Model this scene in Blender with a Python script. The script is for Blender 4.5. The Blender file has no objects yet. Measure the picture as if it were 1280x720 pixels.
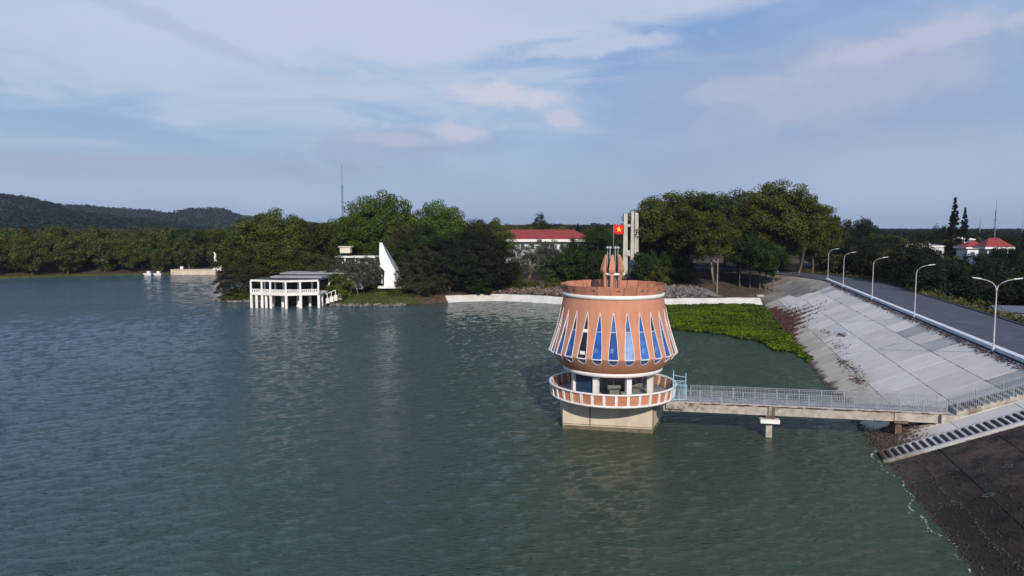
import bpy, bmesh, math, random
import numpy as np
from mathutils import Vector, Matrix
R = math.radians
SC = bpy.context.scene
COL = SC.collection
random.seed(7)

# ------------------------------------------------------------------ camera
CAM_H, FPX, PITCH = 18.5, 900.0, math.atan(76 / 900)
cam_d = bpy.data.cameras.new('camera'); cam = bpy.data.objects.new('camera', cam_d); COL.objects.link(cam)
cam.location = (0, 0, CAM_H); cam.rotation_euler = (R(90) - PITCH, 0, 0)
cam_d.sensor_width = 36; cam_d.lens = 36 * FPX / 1280; cam_d.clip_start = .5; cam_d.clip_end = 30000
SC.camera = cam

# ------------------------------------------------------------------ world, sun, exposure
SUN_AZ, SUN_EL = R(172), R(28)
W = bpy.data.worlds.new('World'); SC.world = W; W.use_nodes = True
nt = W.node_tree; nt.nodes.clear()
def N(tree, typ, **kw):
    n = tree.nodes.new(typ)
    for k, v in kw.items():
        if k.startswith('i_'): n.inputs[k[2:].replace('_', ' ')].default_value = v
        else: setattr(n, k, v)
    return n
def math_n(tree, op, a, b=None, c=None, clamp=False):
    n = tree.nodes.new('ShaderNodeMath'); n.operation = op; n.use_clamp = clamp
    for i, x in enumerate((a, b, c)):
        if x is None: continue
        if isinstance(x, (int, float)): n.inputs[i].default_value = x
        else: tree.links.new(x, n.inputs[i])
    return n.outputs[0]
def maprange(tree, x, a, b, c=0., d=1.):
    n = tree.nodes.new('ShaderNodeMapRange'); n.interpolation_type = 'SMOOTHSTEP'
    tree.links.new(x, n.inputs[0])
    for i, v in zip((1, 2, 3, 4), (a, b, c, d)): n.inputs[i].default_value = v
    return n.outputs[0]
def mixc(tree, f, a, b):
    n = tree.nodes.new('ShaderNodeMix'); n.data_type = 'RGBA'
    for sock, x in ((n.inputs[0], f), (n.inputs[6], a), (n.inputs[7], b)):
        if isinstance(x, (int, float)): sock.default_value = x
        elif isinstance(x, (tuple, list)): sock.default_value = (*x[:3], 1)
        else: tree.links.new(x, sock)
    return n.outputs[2]
sky = N(nt, 'ShaderNodeTexSky', sky_type='NISHITA', sun_disc=False, sun_elevation=SUN_EL, sun_rotation=SUN_AZ,
        air_density=1.2, dust_density=1.2, ozone_density=1.6)
geo = N(nt, 'ShaderNodeTexCoord'); sep = N(nt, 'ShaderNodeSeparateXYZ'); nt.links.new(geo.outputs['Generated'], sep.inputs[0])
AZ = math_n(nt, 'ARCTAN2', sep.outputs[0], sep.outputs[1]); EL = math_n(nt, 'ARCSINE', sep.outputs[2])
comb = N(nt, 'ShaderNodeCombineXYZ'); nt.links.new(AZ, comb.inputs[0]); nt.links.new(EL, comb.inputs[1])
def sky_noise(scale, sx, sy, detail=6, rough=.55, rot=0., dist=0.):
    m = N(nt, 'ShaderNodeMapping'); m.inputs['Scale'].default_value = (sx, sy, 1); m.inputs['Rotation'].default_value = (0, 0, rot)
    nt.links.new(comb.outputs[0], m.inputs[0])
    n = N(nt, 'ShaderNodeTexNoise'); n.inputs['Scale'].default_value = scale; n.inputs['Detail'].default_value = detail
    n.inputs['Roughness'].default_value = rough; n.inputs['Distortion'].default_value = dist
    nt.links.new(m.outputs[0], n.inputs['Vector']); return n.outputs[0]
def ellipse(u, v, ru, rv, noise, amp, lo=.55, hi=1.15, rot=0.):
    ca, cb = (u - 640) / 900, (284 - v) / 900
    x = math_n(nt, 'SUBTRACT', AZ, ca); y = math_n(nt, 'SUBTRACT', EL, cb)
    cr, sr = math.cos(rot), math.sin(rot)
    x2 = math_n(nt, 'ADD', math_n(nt, 'MULTIPLY', x, cr), math_n(nt, 'MULTIPLY', y, sr))
    y2 = math_n(nt, 'SUBTRACT', math_n(nt, 'MULTIPLY', y, cr), math_n(nt, 'MULTIPLY', x, sr))
    x2 = math_n(nt, 'DIVIDE', x2, ru / 900); y2 = math_n(nt, 'DIVIDE', y2, rv / 900)
    d = math_n(nt, 'SQRT', math_n(nt, 'ADD', math_n(nt, 'MULTIPLY', x2, x2), math_n(nt, 'MULTIPLY', y2, y2)))
    d = math_n(nt, 'ADD', d, math_n(nt, 'MULTIPLY', math_n(nt, 'SUBTRACT', noise, .5), amp))
    return maprange(nt, d, hi, lo, 0, 1)
n_soft = sky_noise(3.2, 1, 2.6, 7, .55, R(-14), .3)
n_puff = sky_noise(16, 1, 1.7, 6, .6, 0, .4)
n_streak = sky_noise(4.0, 1, 4.5, 6, .6, R(12), .6)
BG_STR = .11
def E(c, k=1.): return tuple((x ** 2.2) / BG_STR * k for x in c)      # display value of a cloud -> radiance
col = mixc(nt, .78, sky.outputs[0], E((.485, .625, .825)))
# thin pale veil, thicker toward the horizon
hz = maprange(nt, EL, .24, -.02, 0, 1)
col = mixc(nt, math_n(nt, 'MULTIPLY', hz, .85), col, E((.665, .73, .835)))
veil = maprange(nt, n_soft, .42, .66, 0, .42)
col = mixc(nt, veil, col, E((.72, .785, .895)))
cloudlist = [  # u, v, ru, rv, noise, amp, colour, max opacity, rotation
    (190, 55, 620, 120, n_streak, 2.0, (.755, .805, .90), .80, R(-4)),
    (650, 18, 520, 62, n_streak, 1.8, (.755, .795, .885), .85, R(7)),
    (980, 150, 270, 95, n_soft, 1.3, (.62, .675, .81), .65, R(8)),
    (1040, 118, 180, 48, n_puff, 1.6, (.70, .73, .83), .6, R(8)),
    (1180, 235, 330, 60, n_soft, .9, (.68, .725, .83), .5, 0),
    (250, 66, 190, 10, n_puff, 2.6, (.60, .655, .79), .22, R(-17)),
    (500, 188, 150, 26, n_puff, 2.2, (.625, .675, .81), .6, R(4)),
    (568, 168, 45, 13, n_puff, 2.2, (.77, .79, .87), .85, R(-8)),
    (500, 178, 70, 9, n_puff, 2.2, (.72, .745, .85), .7, R(-2)),
    (735, 70, 120, 12, n_puff, 2.2, (.78, .81, .90), .7, R(4)),
    (1090, 90, 95, 14, n_puff, 2.4, (.74, .76, .85), .7, R(8)),
    (930, 122, 110, 14, n_puff, 2.4, (.70, .735, .845), .6, R(6)),
    (628, 124, 78, 15, n_puff, 2.0, (.80, .81, .87), .95, R(-6)),
    (705, 152, 30, 13, n_puff, 2.0, (.77, .785, .86), .85, R(-14)),
    (420, 120, 95, 13, n_puff, 1.3, (.74, .78, .88), .65, R(-6)),
    (30, 220, 60, 14, n_puff, 1.2, (.66, .67, .78), .6, 0),
    (250, 218, 260, 16, n_puff, 1.3, (.635, .655, .78), .4, 0),
]
for (u, v, ru, rv, nz, amp, c, op, rot) in cloudlist:
    m = ellipse(u, v, ru, rv, nz, amp, .45, 1.2, rot)
    col = mixc(nt, math_n(nt, 'MULTIPLY', m, op), col, E(c))
bg = N(nt, 'ShaderNodeBackground'); bg.inputs['Strength'].default_value = BG_STR
out = N(nt, 'ShaderNodeOutputWorld'); nt.links.new(col, bg.inputs[0]); nt.links.new(bg.outputs[0], out.inputs[0])
SUND = Vector((math.sin(SUN_AZ) * math.cos(SUN_EL), math.cos(SUN_AZ) * math.cos(SUN_EL), math.sin(SUN_EL)))
sd = bpy.data.lights.new('sun', 'SUN'); sd.energy = 4.4; sd.angle = R(.9); sd.color = (1, .90, .80)
so = bpy.data.objects.new('sun', sd); COL.objects.link(so); so.rotation_euler = SUND.to_track_quat('Z', 'Y').to_euler(); so.location = (60, -60, 80)
SC.view_settings.view_transform = 'Standard'; SC.view_settings.look = 'None'
SC.view_settings.exposure = 0.0; SC.view_settings.gamma = 1
SC.cycles.max_bounces = 6; SC.cycles.transparent_max_bounces = 6; SC.cycles.volume_bounces = 0

# ------------------------------------------------------------------ helpers
def tag(o, label=None, cat=None, group=None, kind=None):
    if label: o['label'] = label
    if cat: o['category'] = cat
    if group: o['group'] = group
    if kind: o['kind'] = kind
    return o
def empty(name, loc=(0, 0, 0), rz=0.):
    o = bpy.data.objects.new(name, None); COL.objects.link(o); o.location = loc; o.rotation_euler = (0, 0, rz)
    o.empty_display_size = .3
    return o
def link(name, me, parent=None, loc=(0, 0, 0), rz=0.):
    o = bpy.data.objects.new(name, me); COL.objects.link(o); o.parent = parent
    o.location = loc; o.rotation_euler = (0, 0, rz); return o
def copy_tree(o, parent=None):
    c = o.copy(); COL.objects.link(c); c.parent = parent
    for ch in o.children: copy_tree(ch, c)
    return c
class MB:
    def __init__(s): s.v = []; s.f = []; s.sm = []; s.mi = []
    def add(s, vs, fs, smooth=False, mi=0):
        b = len(s.v); s.v += [tuple(v) for v in vs]
        for f in fs: s.f.append(tuple(b + i for i in f)); s.sm.append(smooth); s.mi.append(mi)
        return s
    def box(s, c, d, rz=0., mi=0, taper=1.):
        x, y, z = d[0] / 2, d[1] / 2, d[2] / 2; cs, sn = math.cos(rz), math.sin(rz); vs = []
        for sz in (-1, 1):
            k = taper if sz > 0 else 1
            for sx, sy in ((-1, -1), (1, -1), (1, 1), (-1, 1)):
                px, py = sx * x * k, sy * y * k
                vs.append((c[0] + px * cs - py * sn, c[1] + px * sn + py * cs, c[2] + sz * z))
        return s.add(vs, [(3, 2, 1, 0), (4, 5, 6, 7), (0, 1, 5, 4), (1, 2, 6, 5), (2, 3, 7, 6), (3, 0, 4, 7)], mi=mi)
    def hexa(s, bot, top, mi=0):      # two quads of points
        return s.add(list(bot) + list(top), [(3, 2, 1, 0), (4, 5, 6, 7), (0, 1, 5, 4), (1, 2, 6, 5), (2, 3, 7, 6), (3, 0, 4, 7)], mi=mi)
    def beam(s, a, b, w, h, mi=0):    # rectangular bar from a to b
        a, b = Vector(a), Vector(b); d = (b - a).normalized()
        up = Vector((0, 0, 1)) if abs(d.z) < .95 else Vector((0, 1, 0))
        x = d.cross(up).normalized() * w / 2; y = x.normalized().cross(d).normalized() * h / 2
        q = lambda p: [p - x - y, p + x - y, p + x + y, p - x + y]
        return s.hexa(q(a), q(b), mi)
    def tube(s, pts, rad, n=6, cap=True, smooth=True, mi=0):
        pts = [Vector(p) for p in pts]
        if not isinstance(rad, (list, tuple)): rad = [rad] * len(pts)
        rings = []; ref = Vector((.31, .17, .93))
        for i, p in enumerate(pts):
            d = (pts[min(i + 1, len(pts) - 1)] - pts[max(i - 1, 0)]).normalized()
            r0 = ref if abs(d.dot(ref)) < .97 else Vector((1, 0, 0))
            x = d.cross(r0).normalized(); y = d.cross(x)
            rings += [p + (x * math.cos(2 * math.pi * k / n) + y * math.sin(2 * math.pi * k / n)) * rad[i] for k in range(n)]
        fs = [(i * n + k, i * n + (k + 1) % n, (i + 1) * n + (k + 1) % n, (i + 1) * n + k) for i in range(len(pts) - 1) for k in range(n)]
        s.add(rings, fs, smooth, mi)
        if cap: s.add(rings[:n], [tuple(range(n))], mi=mi); s.add(rings[-n:], [tuple(range(n))[::-1]], mi=mi)
        return s
    def lathe(s, prof, n=48, smooth=True, mi=0, a0=0., a1=2 * math.pi):
        full = abs(a1 - a0 - 2 * math.pi) < 1e-6; m = n if full else n + 1
        vs = [(r * math.cos(a0 + (a1 - a0) * k / n), r * math.sin(a0 + (a1 - a0) * k / n), z) for r, z in prof for k in range(m)]
        fs = [(i * m + k, i * m + (k + 1) % m, (i + 1) * m + (k + 1) % m, (i + 1) * m + k) for i in range(len(prof) - 1) for k in range(n)]
        return s.add(vs, fs, smooth, mi)
    def prism(s, poly, z0, z1, mi=0):
        n = len(poly)
        return s.add([(x, y, z0) for x, y in poly] + [(x, y, z1) for x, y in poly],
                     [tuple(range(n))[::-1], tuple(range(n, 2 * n))] + [(i, (i + 1) % n, n + (i + 1) % n, n + i) for i in range(n)], mi=mi)
    def mesh(s, name, mats):
        me = bpy.data.meshes.new(name); me.from_pydata(s.v, [], s.f)
        me.polygons.foreach_set('use_smooth', s.sm); me.polygons.foreach_set('material_index', s.mi)
        for m in (mats if isinstance(mats, (list, tuple)) else [mats]): me.materials.append(m)
        bm = bmesh.new(); bm.from_mesh(me); bmesh.ops.recalc_face_normals(bm, faces=bm.faces); bm.to_mesh(me); bm.free()
        return me
    def build(s, name, mats, parent=None, loc=(0, 0, 0), rz=0.): return link(name, s.mesh(name, mats), parent, loc, rz)
def fast_mesh(name, V, F, mat, smooth=False):
    V = np.asarray(V, np.float32); F = np.asarray(F, np.int32); k = F.shape[1]
    me = bpy.data.meshes.new(name); me.vertices.add(len(V)); me.vertices.foreach_set('co', V.ravel())
    me.loops.add(F.size); me.loops.foreach_set('vertex_index', F.ravel())
    me.polygons.add(len(F)); me.polygons.foreach_set('loop_start', np.arange(len(F), dtype=np.int32) * k)
    me.polygons.foreach_set('use_smooth', np.full(len(F), smooth)); me.update(calc_edges=True)
    if mat: me.materials.append(mat)
    return me

# ------------------------------------------------------------------ materials
def mat(name, c1, c2=None, scale=3., rough=.8, bump=0., bscale=None, rnd=0., c3=None, c3t=(.55, .75), spec=.3, metal=0., detail=5, isl=0., stretch=None):
    m = bpy.data.materials.new(name); m.use_nodes = True; t = m.node_tree; b = t.nodes['Principled BSDF']
    b.inputs['Roughness'].default_value = rough; b.inputs['Metallic'].default_value = metal
    b.inputs['Specular IOR Level'].default_value = spec
    g = t.nodes.new('ShaderNodeNewGeometry'); vec = g.outputs['Position']
    if stretch:
        mp = t.nodes.new('ShaderNodeMapping'); mp.inputs['Scale'].default_value = stretch; t.links.new(vec, mp.inputs[0]); vec = mp.outputs[0]
    def noise(sc, det=detail, ro=.6):
        n = t.nodes.new('ShaderNodeTexNoise'); n.inputs['Scale'].default_value = sc; n.inputs['Detail'].default_value = det
        n.inputs['Roughness'].default_value = ro; t.links.new(vec, n.inputs['Vector']); return n.outputs[0]
    c = None
    if c2:
        c = mixc(t, maprange(t, noise(scale), .35, .68), c1, c2)
    if c3: c = mixc(t, maprange(t, noise(scale * .37, 7, .65), *c3t), c if c else c1, c3)
    if c is None: c = mixc(t, 0., c1, c1)
    if rnd or isl:
        r = t.nodes.new('ShaderNodeObjectInfo').outputs['Random'] if rnd else g.outputs['Random Per Island']
        h = t.nodes.new('ShaderNodeHueSaturation'); k = rnd or isl
        t.links.new(maprange(t, r, 0, 1, 1 - k, 1 + k), h.inputs['Value']); t.links.new(c, h.inputs['Color']); c = h.outputs[0]
    t.links.new(c, b.inputs['Base Color'])
    if bump:
        bn = t.nodes.new('ShaderNodeBump'); bn.inputs['Strength'].default_value = bump; bn.inputs['Distance'].default_value = .1
        t.links.new(noise(bscale or scale * 4, 4), bn.inputs['Height']); t.links.new(bn.outputs[0], b.inputs['Normal'])
    return m
def leafmat(name, c1, c2, scale=.35, hue=.012, val=.35, trans=.25):
    m = bpy.data.materials.new(name); m.use_nodes = True; t = m.node_tree; t.nodes.clear()
    g = t.nodes.new('ShaderNodeNewGeometry'); oi = t.nodes.new('ShaderNodeObjectInfo')
    n = t.nodes.new('ShaderNodeTexNoise'); n.inputs['Scale'].default_value = scale; n.inputs['Detail'].default_value = 3
    t.links.new(g.outputs['Position'], n.inputs['Vector'])
    c = mixc(t, maprange(t, n.outputs[0], .35, .65), c1, c2)
    h = t.nodes.new('ShaderNodeHueSaturation')
    t.links.new(maprange(t, oi.outputs['Random'], 0, 1, .5 - hue, .5 + hue), h.inputs['Hue'])
    v = math_n(t, 'MULTIPLY', maprange(t, g.outputs['Random Per Island'], 0, 1, 1 - val, 1 + val), maprange(t, oi.outputs['Random'], 0, 1, .8, 1.2))
    t.links.new(v, h.inputs['Value']); t.links.new(c, h.inputs['Color'])
    d = t.nodes.new('ShaderNodeBsdfDiffuse'); tr = t.nodes.new('ShaderNodeBsdfTranslucent'); mx = t.nodes.new('ShaderNodeMixShader')
    mx.inputs[0].default_value = trans
    t.links.new(h.outputs[0], d.inputs[0]); t.links.new(h.outputs[0], tr.inputs[0])
    t.links.new(d.outputs[0], mx.inputs[1]); t.links.new(tr.outputs[0], mx.inputs[2])
    o = t.nodes.new('ShaderNodeOutputMaterial'); t.links.new(mx.outputs[0], o.inputs[0]); return m
M = {}
M['terra'] = mat('terracotta_paint', (.50, .232, .148), (.45, .20, .122), 1.6, .8, .08, 8, c3=(.34, .175, .125), c3t=(.45, .80), spec=.15, stretch=(1, 1, .22))
M['terra_rim'] = mat('weathered_terracotta', (.45, .20, .125), (.37, .155, .095), 1.5, .8, .1, rnd=.10)
M['terra_panel'] = mat('terracotta_panel', (.50, .21, .12), (.42, .175, .10), 2, .8, .06, rnd=.10)
M['white'] = mat('white_paint', (.74, .72, .69), (.66, .64, .61), 2.5, .6, .03, c3=(.46, .44, .40), c3t=(.54, .8))
M['white2'] = mat('weathered_white_wall', (.72, .71, .68), (.60, .59, .56), .6, .8, .05, c3=(.35, .34, .32), c3t=(.6, .8))
M['pier'] = mat('stained_pier_concrete', (.54, .475, .36), (.44, .38, .29), .7, .85, .15, 5, c3=(.22, .19, .14), c3t=(.6, .85), stretch=(1, 1, .5))
M['conc'] = mat('bridge_concrete', (.42, .38, .33), (.28, .25, .21), 1.8, .85, .12, 6, c3=(.10, .08, .065), c3t=(.50, .68))
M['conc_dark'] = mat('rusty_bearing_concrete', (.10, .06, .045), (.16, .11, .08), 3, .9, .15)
M['deck'] = mat('walkway_concrete', (.36, .34, .34), (.25, .24, .24), 1.6, .85, .1, c3=(.10, .09, .085), c3t=(.6, .75))
M['railm'] = mat('galvanised_rail', (.28, .31, .345), (.20, .225, .25), 5, .6, 0)
M['frame'] = mat('window_frame_paint', (.72, .67, .66), (.62, .57, .55), 3, .7)
M['gate'] = mat('pale_blue_gate_paint', (.38, .56, .68), (.30, .45, .56), 5, .5, 0)
M['dark'] = mat('dark_interior', (.035, .035, .035), (.06, .055, .05), 2, .8)
M['machine'] = mat('grey_machine_paint', (.16, .18, .18), (.10, .09, .07), 4, .6)
M['bluedoor'] = mat('blue_shutter_paint', (.03, .07, .14), (.02, .04, .08), 6, .45)
M['steel'] = mat('galvanised_steel', (.42, .43, .42), (.30, .31, .30), 8, .45, 0, metal=.5)
M['lamp'] = mat('pale_lamp_steel', (.46, .47, .48), (.36, .37, .39), 3, .45)
M['asphalt'] = mat('asphalt', (.078, .080, .10), (.062, .064, .08), .5, .85, .1, 30, c3=(.11, .105, .11), c3t=(.55, .7))
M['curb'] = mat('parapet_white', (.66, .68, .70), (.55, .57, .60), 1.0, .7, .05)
M['curbside'] = mat('parapet_shade_dark_kerb', (.055, .062, .085), (.035, .04, .055), .8, .9, .1)  # parapet lake face's shade put into this colour; road kerb is dark itself
M['rock'] = mat('grey_rock', (.17, .15, .14), (.10, .088, .082), 1.2, .9, .3, isl=.45)
M['rockbrown'] = mat('brown_rock', (.16, .115, .095), (.10, .07, .055), 1.2, .9, .3, isl=.45)
M['foam'] = mat('foam', (.45, .47, .47), (.3, .33, .33), 4, .7)
M['deadweed'] = mat('dead_weed', (.10, .045, .035), (.06, .03, .025), 1, .9, isl=.4)
M['redroof'] = mat('red_roof_tiles', (.27, .042, .04), (.20, .034, .034), .8, .75, .1, c3=(.2, .04, .035), c3t=(.6, .85))
M['wallwhite'] = mat('house_wall_white', (.66, .68, .72), (.58, .60, .64), .5, .8)
M['winglass'] = mat('window_glass_dark', (.04, .05, .07), (.07, .08, .10), 1, .2, spec=.5)
M['greyroof'] = mat('grey_flat_roof', (.32, .33, .34), (.24, .25, .26), .6, .85, .1, c3=(.15, .15, .14))
M['shed'] = mat('slate_shed_sheet', (.11, .12, .16), (.08, .09, .12), 1.5, .6, .05)
M['monu'] = mat('weathered_monument_concrete', (.46, .44, .40), (.34, .32, .29), .4, .85, .1, c3=(.10, .09, .08), c3t=(.56, .7), stretch=(2, 2, .6))
M['blackstone'] = mat('black_stone', (.03, .03, .035), (.06, .06, .065), 2, .6)
M['sail'] = mat('sail_white', (.78, .78, .78), (.72, .72, .72), .5, .6)
M['bark'] = mat('bark', (.13, .105, .085), (.07, .055, .045), 2, .9, .3)
M['barkpale'] = mat('pale_bark', (.24, .20, .17), (.15, .12, .10), 2, .9, .2)
M['red'] = mat('red_flag_cloth', (.62, .02, .02), (.55, .015, .015), 4, .8)
M['yellow'] = mat('yellow_star_cloth', (.85, .62, .05), (.85, .60, .05), 4, .8)
def glass(name, c, rough=.07):
    m = mat(name, c, tuple(x * .65 for x in c), 1.5, rough, spec=.6, rnd=.2); return m
M['gblue'] = glass('blue_window_glass', (.018, .085, .33)); M['gpale'] = glass('pale_blue_window_glass', (.12, .23, .45), .5)
M['gdark'] = glass('dark_window_glass', (.012, .016, .03)); M['gmid'] = glass('mid_blue_window_glass', (.05, .13, .36))
L_ = {}
L_['bright'] = leafmat('leaves_bright_green', (.085, .135, .024), (.046, .080, .017))
L_['mid'] = leafmat('leaves_mid_green', (.092, .108, .024), (.046, .060, .016))
L_['dark'] = leafmat('leaves_dark_green', (.036, .060, .016), (.021, .036, .012))
L_['olive'] = leafmat('leaves_olive', (.072, .080, .024), (.040, .050, .017))
L_['brown'] = leafmat('leaves_dry_brown', (.060, .056, .030), (.038, .036, .021))
L_['grey'] = leafmat('leaves_grey_green', (.115, .12, .085), (.06, .068, .045))
L_['forest'] = leafmat('leaves_forest', (.100, .105, .026), (.040, .052, .016), hue=.025)
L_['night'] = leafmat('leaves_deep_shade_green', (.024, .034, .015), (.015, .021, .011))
L_['farf'] = leafmat('leaves_far_forest', (.028, .036, .020), (.018, .025, .015), scale=.03)
L_['hill'] = leafmat('leaves_hill', (.013, .024, .013), (.022, .026, .016), scale=.008)
L_['hill2'] = leafmat('leaves_rounded_hill', (.022, .036, .022), (.030, .038, .026), scale=.008)
L_['hyac'] = leafmat('hyacinth_leaves', (.092, .150, .010), (.045, .075, .012), scale=.16, trans=.15)
L_['grass'] = leafmat('grass_blades', (.085, .105, .022), (.055, .065, .02), scale=.2)
L_['weed'] = leafmat('tall_weeds', (.10, .095, .03), (.045, .052, .018), scale=.4)

# ------------------------------------------------------------------ site geometry
O2 = np.array([30.4, 57.7]); DT = np.array([.2507, .9681]); DS = np.array([.9681, -.2507])   # dam frame
SL = .405; CREST_S, CREST_Z = 14.5, 5.87
def D(s, t, z): p = O2 + s * DS + t * DT; return (float(p[0]), float(p[1]), z)
LAKE = np.array([(-7, -87), (15.5, 0), (30.4, 57.7), (41.2, 99.5), (52.5, 143), (59.9, 171.6), (47.9, 171.3), (36, 169.5), (22.7, 169.5),
    (11.6, 173), (4, 178.7), (-4, 182.7), (-17.7, 176), (-24.6, 169.6), (-35.6, 167.8), (-42, 169.5), (-47.4, 174), (-55, 177), (-62, 178.2),
    (-69, 176.5), (-77, 184), (-79, 195), (-82, 215), (-95, 250), (-116, 282), (-133, 280), (-143, 281), (-164, 273), (-186, 260), (-230, 250), (-330, 240),
    (-450, 100), (-450, -90)], float)
def lake_dist(X, Y):      # + outside (land), - inside
    P = np.stack([X, Y], -1); dmin = np.full(X.shape, 1e9); ins = np.zeros(X.shape, bool)
    for i in range(len(LAKE)):
        a, b = LAKE[i], LAKE[(i + 1) % len(LAKE)]; e = b - a
        tt = np.clip(((P - a) @ e) / (e @ e), 0, 1); q = P - (a + tt[..., None] * e)
        dmin = np.minimum(dmin, np.sqrt((q ** 2).sum(-1)))
        c = ((a[1] > Y) != (b[1] > Y)); xx = (b[0] - a[0]) * (Y - a[1]) / (b[1] - a[1] + 1e-12) + a[0]
        ins ^= c & (X < xx)
    return np.where(ins, -dmin, dmin)
def sst_(x, a, b): q = np.clip((x - a) / (b - a), 0, 1); return q * q * (3 - 2 * q)
def sst(x, a, b): q = np.clip((x - a) / (b - a), 0, 1); return q * q * (3 - 2 * q)
def wob(X, Y, L, seed=0): return np.sin(X / L + seed) * np.cos(Y / L * 1.13 + seed * 2.1) + .5 * np.sin(X / L * 2.3 + 1.7 + seed) * np.sin(Y / L * 2.1 + seed)
def st_of(X, Y): dx, dy = X - O2[0], Y - O2[1]; return dx * DS[0] + dy * DS[1], dx * DT[0] + dy * DT[1]
def height(X, Y):
    X = np.asarray(X, float); Y = np.asarray(Y, float); d = lake_dist(X, Y); s, t = st_of(X, Y)
    lined = sst(X, -24, -15) * (1 - sst(np.abs(Y - 175), 60, 70))
    edge = np.where(lined > .5, sst(d, .3, 1.9) * 1.5, sst(d, 0, 5) * 1.6)
    land = edge + 2.3 * sst(d, 2, 26) + 1.6 * sst(d, 20, 60) + .25 * wob(X, Y, 9) * sst(d, 3, 12)
    left = sst(-X, 100, 125) * sst(Y, 200, 230)
    land = land * (1 - left) + left * (.5 + 1.2 * sst(d, 3, 20) + .2 * wob(X, Y, 11) * sst(d, 3, 10))
    land = land + 22 * sst(Y, 900, 2600) * (1 - sst(X, 100, 900)) + 3 * wob(X, Y, 240) * sst(Y, 500, 1200)
    # embankment
    prof = np.where(s < 0, s * .4, np.where(s < CREST_S, s * SL, np.where(s < 26.5, CREST_Z, np.maximum(CREST_Z - (s - 26.5) * .5, 1.7)))) - .35
    dmw = sst(s, -4, -1) * (1 - sst(t, 112, 124))
    down = 1.7 + .3 * wob(X, Y, 15)
    rightland = sst(s, 28, 40)
    keep = np.clip(1 - sst(t, 112, 150) * 1., 0, 1)
    base = land * (1 - rightland * keep) + down * rightland * keep
    far = sst(s, 45, 80); base = base * (1 - far * .6) + far * .6 * (2.2 + .3 * wob(X, Y, 17))
    h = np.where(d < 0, np.maximum(-.45 * np.abs(d) - .3, -3.5), base)
    h = h * (1 - dmw) + prof * dmw
    # plateau that carries the road round the bend
    pr = road_near(X, Y); h = np.where((d > 0) & (t > 108), h * (1 - pr) + 5.75 * pr, h)
    return h
def road_path():
    pts = [D(20.6, t, 5.9)[:2] for t in range(-70, 116, 6)]
    ang = math.atan2(DT[1], DT[0]); p = np.array(pts[-1])
    for k in range(26):
        ang += R(3.6) if k < 15 else 0
        p = p + 4.5 * np.array([math.cos(ang), math.sin(ang)]); pts.append(tuple(p))
    return np.array(pts)
ROAD = road_path()
def road_near(X, Y):
    dm = np.full(np.shape(X), 1e9)
    for i in range(len(ROAD) - 28, len(ROAD)):
        dm = np.minimum(dm, np.hypot(X - ROAD[i][0], Y - ROAD[i][1]))
    return 1 - sst(dm, 7.5, 16)
def hz_at(x, y): return float(height(np.array([x]), np.array([y]))[0])

# ------------------------------------------------------------------ ground sheet
def axis(lo, hi, a, b, fine):   # fine spacing between a and b, growing outward
    xs = list(np.arange(a, b + .01, fine)); st = fine; x = a
    while x > lo: st *= 1.16; x -= st; xs.insert(0, x)
    st = fine; x = xs[-1]
    while x < hi: st *= 1.16; x += st; xs.append(x)
    return np.array(xs)
GX = axis(-5000, 5000, -190, 150, 2.0); GY = axis(-600, 8500, 20, 300, 2.0)
XX, YY = np.meshgrid(GX, GY); ZZ = height(XX, YY)
nx, ny = len(GX), len(GY); idx = np.arange(nx * ny).reshape(ny, nx)
F = np.stack([idx[:-1, :-1], idx[:-1, 1:], idx[1:, 1:], idx[1:, :-1]], -1).reshape(-1, 4)
gme = fast_mesh('ground', np.stack([XX, YY, ZZ], -1).reshape(-1, 3), F, None, True)
dL = lake_dist(XX, YY); sG, tG = st_of(XX, YY)
sand = sst(tG, 100, 112) * (1 - sst(tG, 128, 150)) * sst(sG + 3 * wob(XX, YY, 5), -1, 5) * (1 - sst(sG, 25, 30))
grass = sst(-XX, 22, 27) * (1 - sst(-XX, 90, 110)) + sst(-XX, 120, 130) * (1 - sst(dL, 3, 6))
ca = gme.color_attributes.new('cover', 'FLOAT_COLOR', 'POINT')
ca.data.foreach_set('color', np.stack([sand, np.clip(grass, 0, 1), 0 * sand, 1 + 0 * sand], -1).astype(np.float32).ravel())
gm = bpy.data.materials.new('ground_soil'); gm.use_nodes = True; t = gm.node_tree; b = t.nodes['Principled BSDF']; b.inputs['Roughness'].default_value = .95
b.inputs['Specular IOR Level'].default_value = .1
g = t.nodes.new('ShaderNodeNewGeometry')
def gnoise(sc, d=6):
    n = t.nodes.new('ShaderNodeTexNoise'); n.inputs['Scale'].default_value = sc; n.inputs['Detail'].default_value = d; t.links.new(g.outputs['Position'], n.inputs['Vector']); return n.outputs[0]
at = t.nodes.new('ShaderNodeVertexColor'); at.layer_name = 'cover'; sp = t.nodes.new('ShaderNodeSeparateColor'); t.links.new(at.outputs[0], sp.inputs[0])
base = mixc(t, maprange(t, gnoise(.25), .35, .65), (.085, .055, .042), (.055, .048, .028))
base = mixc(t, maprange(t, gnoise(.9), .5, .7), base, (.13, .085, .065))
gr = mixc(t, maprange(t, gnoise(.5), .35, .65), (.075, .085, .022), (.048, .058, .018))
sa = mixc(t, maprange(t, gnoise(.35), .35, .65), (.33, .30, .27), (.22, .19, .17))
base = mixc(t, sp.outputs[1], base, gr); base = mixc(t, sp.outputs[0], base, sa)
t.links.new(base, b.inputs['Base Color'])
bn = t.nodes.new('ShaderNodeBump'); bn.inputs['Strength'].default_value = .5; bn.inputs['Distance'].default_value = .15; t.links.new(gnoise(2.5), bn.inputs['Height']); t.links.new(bn.outputs[0], b.inputs['Normal'])
gme.materials.append(gm); tag(link('ground', gme), kind='structure')

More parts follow.
